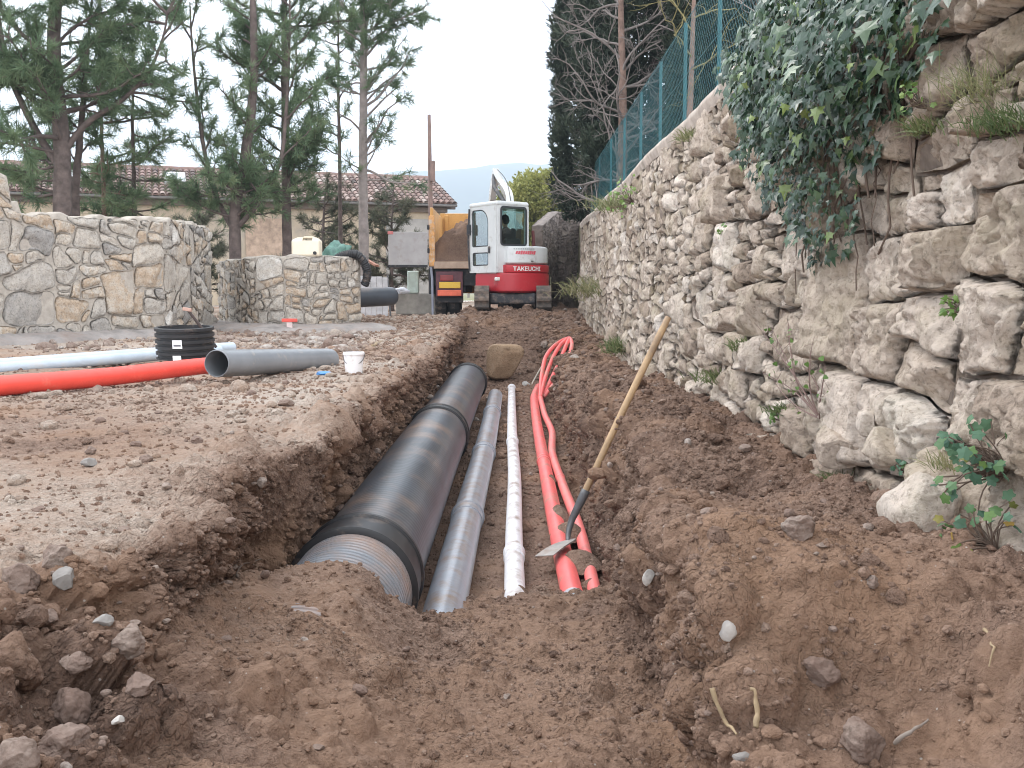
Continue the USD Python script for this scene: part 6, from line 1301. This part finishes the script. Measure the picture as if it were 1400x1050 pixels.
# pale rubble strewn before the low wall, pebbles and crumbs: stuff
def scatter(name, P, S, tones, m, seed, sub=1, flat=.75):
    r = np.random.default_rng(seed); var = [boulder((1, 1, 1), seed + q, sub, .45, 5) for q in range(10)]; mb = MB()
    q = r.integers(0, 10, len(P)); a = r.uniform(0, 6.28, len(P)); sq = r.uniform(.6, 1.15, (len(P), 3)) * [1, 1, flat]
    for k in range(10):
        i = np.nonzero(q == k)[0]
        if not len(i): continue
        V0, F0 = var[k]; V = V0[None] * sq[i][:, None] * S[i][:, None, None]; ca, sa = np.cos(a[i])[:, None], np.sin(a[i])[:, None]
        V = np.stack([V[..., 0] * ca - V[..., 1] * sa, V[..., 0] * sa + V[..., 1] * ca, V[..., 2]], -1) + P[i][:, None]
        mb.add(V.reshape(-1, 3), (np.arange(len(i))[:, None, None] * len(V0) + F0[None]).reshape(-1, 3), np.repeat(tones[i], len(V0)))
    V, F = mb.get(); put(None, name, V, F, m, False, tone=mb.tone(), kind='stuff')
rs = np.random.default_rng(88)
vis = (gpx > -60) & (gpx < 1460) & (gpy > 380) & (gpy < 1120) & (SV[:, 1] > .8) & (SV[:, 1] < 24)
vi = np.nonzero(vis)[0]
zn = np.tile(np.searchsorted(off, np.arange(nc), 'right') - 1, nr)
area_w = (gf ** 1.0) * np.array([.4, .8, 1.5, .5, 1.5, 1.6, .1])[zn]; area_w = area_w * np.where(zn == 0, 4.0, 1)
pr = area_w[vi] / area_w[vi].sum()
i = rs.choice(vi, 9000, p=pr, replace=False); S = np.exp(rs.normal(math.log(.011), .5, len(i))).clip(.006, .045) * (1 + .09 * SV[i, 1])
S *= np.where((zn[i] == 3) & (SV[i, 1] < 5.3), .6, 1)
scatter('soil_clods', SV[i] + SN[i] * (S * .25)[:, None], S, np.clip(dry.reshape(-1)[i] + .08 * (zn[i] < 2) + rs.normal(0, .08, len(i)), 0, 1), SOIL, 1)
i = rs.choice(vi, 2600, p=pr, replace=False); S = np.exp(rs.normal(math.log(.008), .5, len(i))).clip(.004, .03) * (1 + .09 * SV[i, 1])
scatter('pebbles', SV[i] + SN[i] * (S * .3)[:, None], S, np.clip(rs.normal(.5, .2, len(i)), 0, 1), ROCK, 3)
# fine crumbs: one instancer
pin = UsdGeom.PointInstancer.Define(stage, '/World/soil_crumbs'); describe(pin.GetPrim(), kind='stuff')
for k in range(12):
    V0, F0 = boulder((1, 1, .8), 700 + k, 1 if k < 4 else 0, .5, 4); put(Node('/World/soil_crumbs', np.zeros(3)), 'crumb', V0, F0, SOIL, False, tone=.36 + .035 * (k % 6))
pin.CreatePrototypesRel().SetTargets([f'/World/soil_crumbs/crumb' + (f'_{k:03d}' if k else '') for k in range(12)])
fw = np.where(zn[vi] >= 2, 1.0, .55) * gf[vi] * np.array([1.5, 1.2, 1.2, 1.0, 1.2, 1.4, .1])[zn[vi]] * np.clip(3.5 / gf[vi], .2, 1) ** .5
i = rs.choice(vi, 70000, p=fw / fw.sum(), replace=True); S = np.exp(rs.normal(math.log(.0042), .45, len(i))).clip(.002, .012) * (1 + .12 * SV[i, 1])
P = SV[i] + SN[i] * (S * .2)[:, None] + rs.normal(0, .004, (len(i), 3)) * [1, 1, 0]
pin.CreatePositionsAttr(Vt.Vec3fArray.FromNumpy(P.astype(np.float32))); pin.CreateScalesAttr(Vt.Vec3fArray.FromNumpy(np.repeat(S[:, None], 3, 1).astype(np.float32)))
pid = np.where(zn[i] < 2, rs.integers(4, 12, len(i)), rs.integers(0, 12, len(i))); pin.CreateProtoIndicesAttr(Vt.IntArray.FromNumpy(pid.astype(np.int32)))
ha = rs.uniform(0, np.pi, len(i)); pin.CreateOrientationsAttr(Vt.QuathArray([Gf.Quath(float(math.cos(a)), 0., 0., float(math.sin(a))) for a in ha]))
m_ = vis & (gpx > 60) & (gpx < 500) & (gpy > 448) & (gpy < 482); j = np.nonzero(m_)[0]
i = rs.choice(j, min(len(j), 900), replace=False); S = np.exp(rs.normal(math.log(.035), .5, len(i))).clip(.015, .11)
scatter('pale_rubble', SV[i] + SN[i] * (S * .3)[:, None], S, np.clip(rs.normal(.75, .2, len(i)), 0, 1), ROCK, 4)
# roots and twigs in the soil
ROOT = mat('pale_root', (.27, .20, .12), .8, vary=.3, scale=20)
def root(label, pts, r0, m, name='root', o=.02):
    P = np.array([ground_at(*q) + np.array([-.01, -o, .01]) for q in pts]); V, F = tube(smooth_path(P, 24) + .010 * (np.stack([noise(np.c_[np.arange(24) * .22, np.full(24, len(label) + q), np.zeros(24)], 5) for q in range(3)], -1) - .5), r0 * np.linspace(1, .45, 24) * (.75 + .5 * noise(np.c_[np.arange(24) * .5, np.full(24, len(label)), np.zeros(24)], 6)), 8); put(None, name, V, F, m, True, label=label, cat='root' if name == 'root' else 'twig')
root('curved yellowish root on the right bank, nearer to the middle', [(978, 945), (985, 965), (995, 990), (1010, 1002)], .006, ROOT)
root('bright yellowish root end right of the curved root', [(1030, 992), (1036, 970), (1034, 945), (1028, 940)], .008, ROOT)
root('thin dark root dangling from the left trench side', [(330, 785), (350, 772), (365, 762)], .005, IVYSTEM, o=.05)
root('pale twig lying on the bank at lower right', [(1345, 862), (1352, 885), (1350, 910)], .004, ROOT, 'twig')
root('grey twig lying on the bank above the bottom right rock', [(1225, 1018), (1250, 1000), (1270, 985)], .005, mat('grey_twig', (.2, .165, .14), .8), 'twig')
root('pale piece of wood lying on the ground near the truck', [(510, 470), (516, 466), (522, 463)], .02, ROOT, 'twig')
# ------------------------------------------------------------------ air
HAZE = usdkit.material(stage, '/World/Looks/haze_air', {'v': ('principled_volume', {'color': (.70, .82, .97), 'density': .0006, 'anisotropy': 0.2})}, [], volume='v.volume')
V, F = trimesh.creation.box((7000, 3600, 420)).vertices + [0, 1500, 206.0], trimesh.creation.box((7000, 3600, 420)).faces
put(None, 'haze', V, F, HAZE, False, kind='stuff')
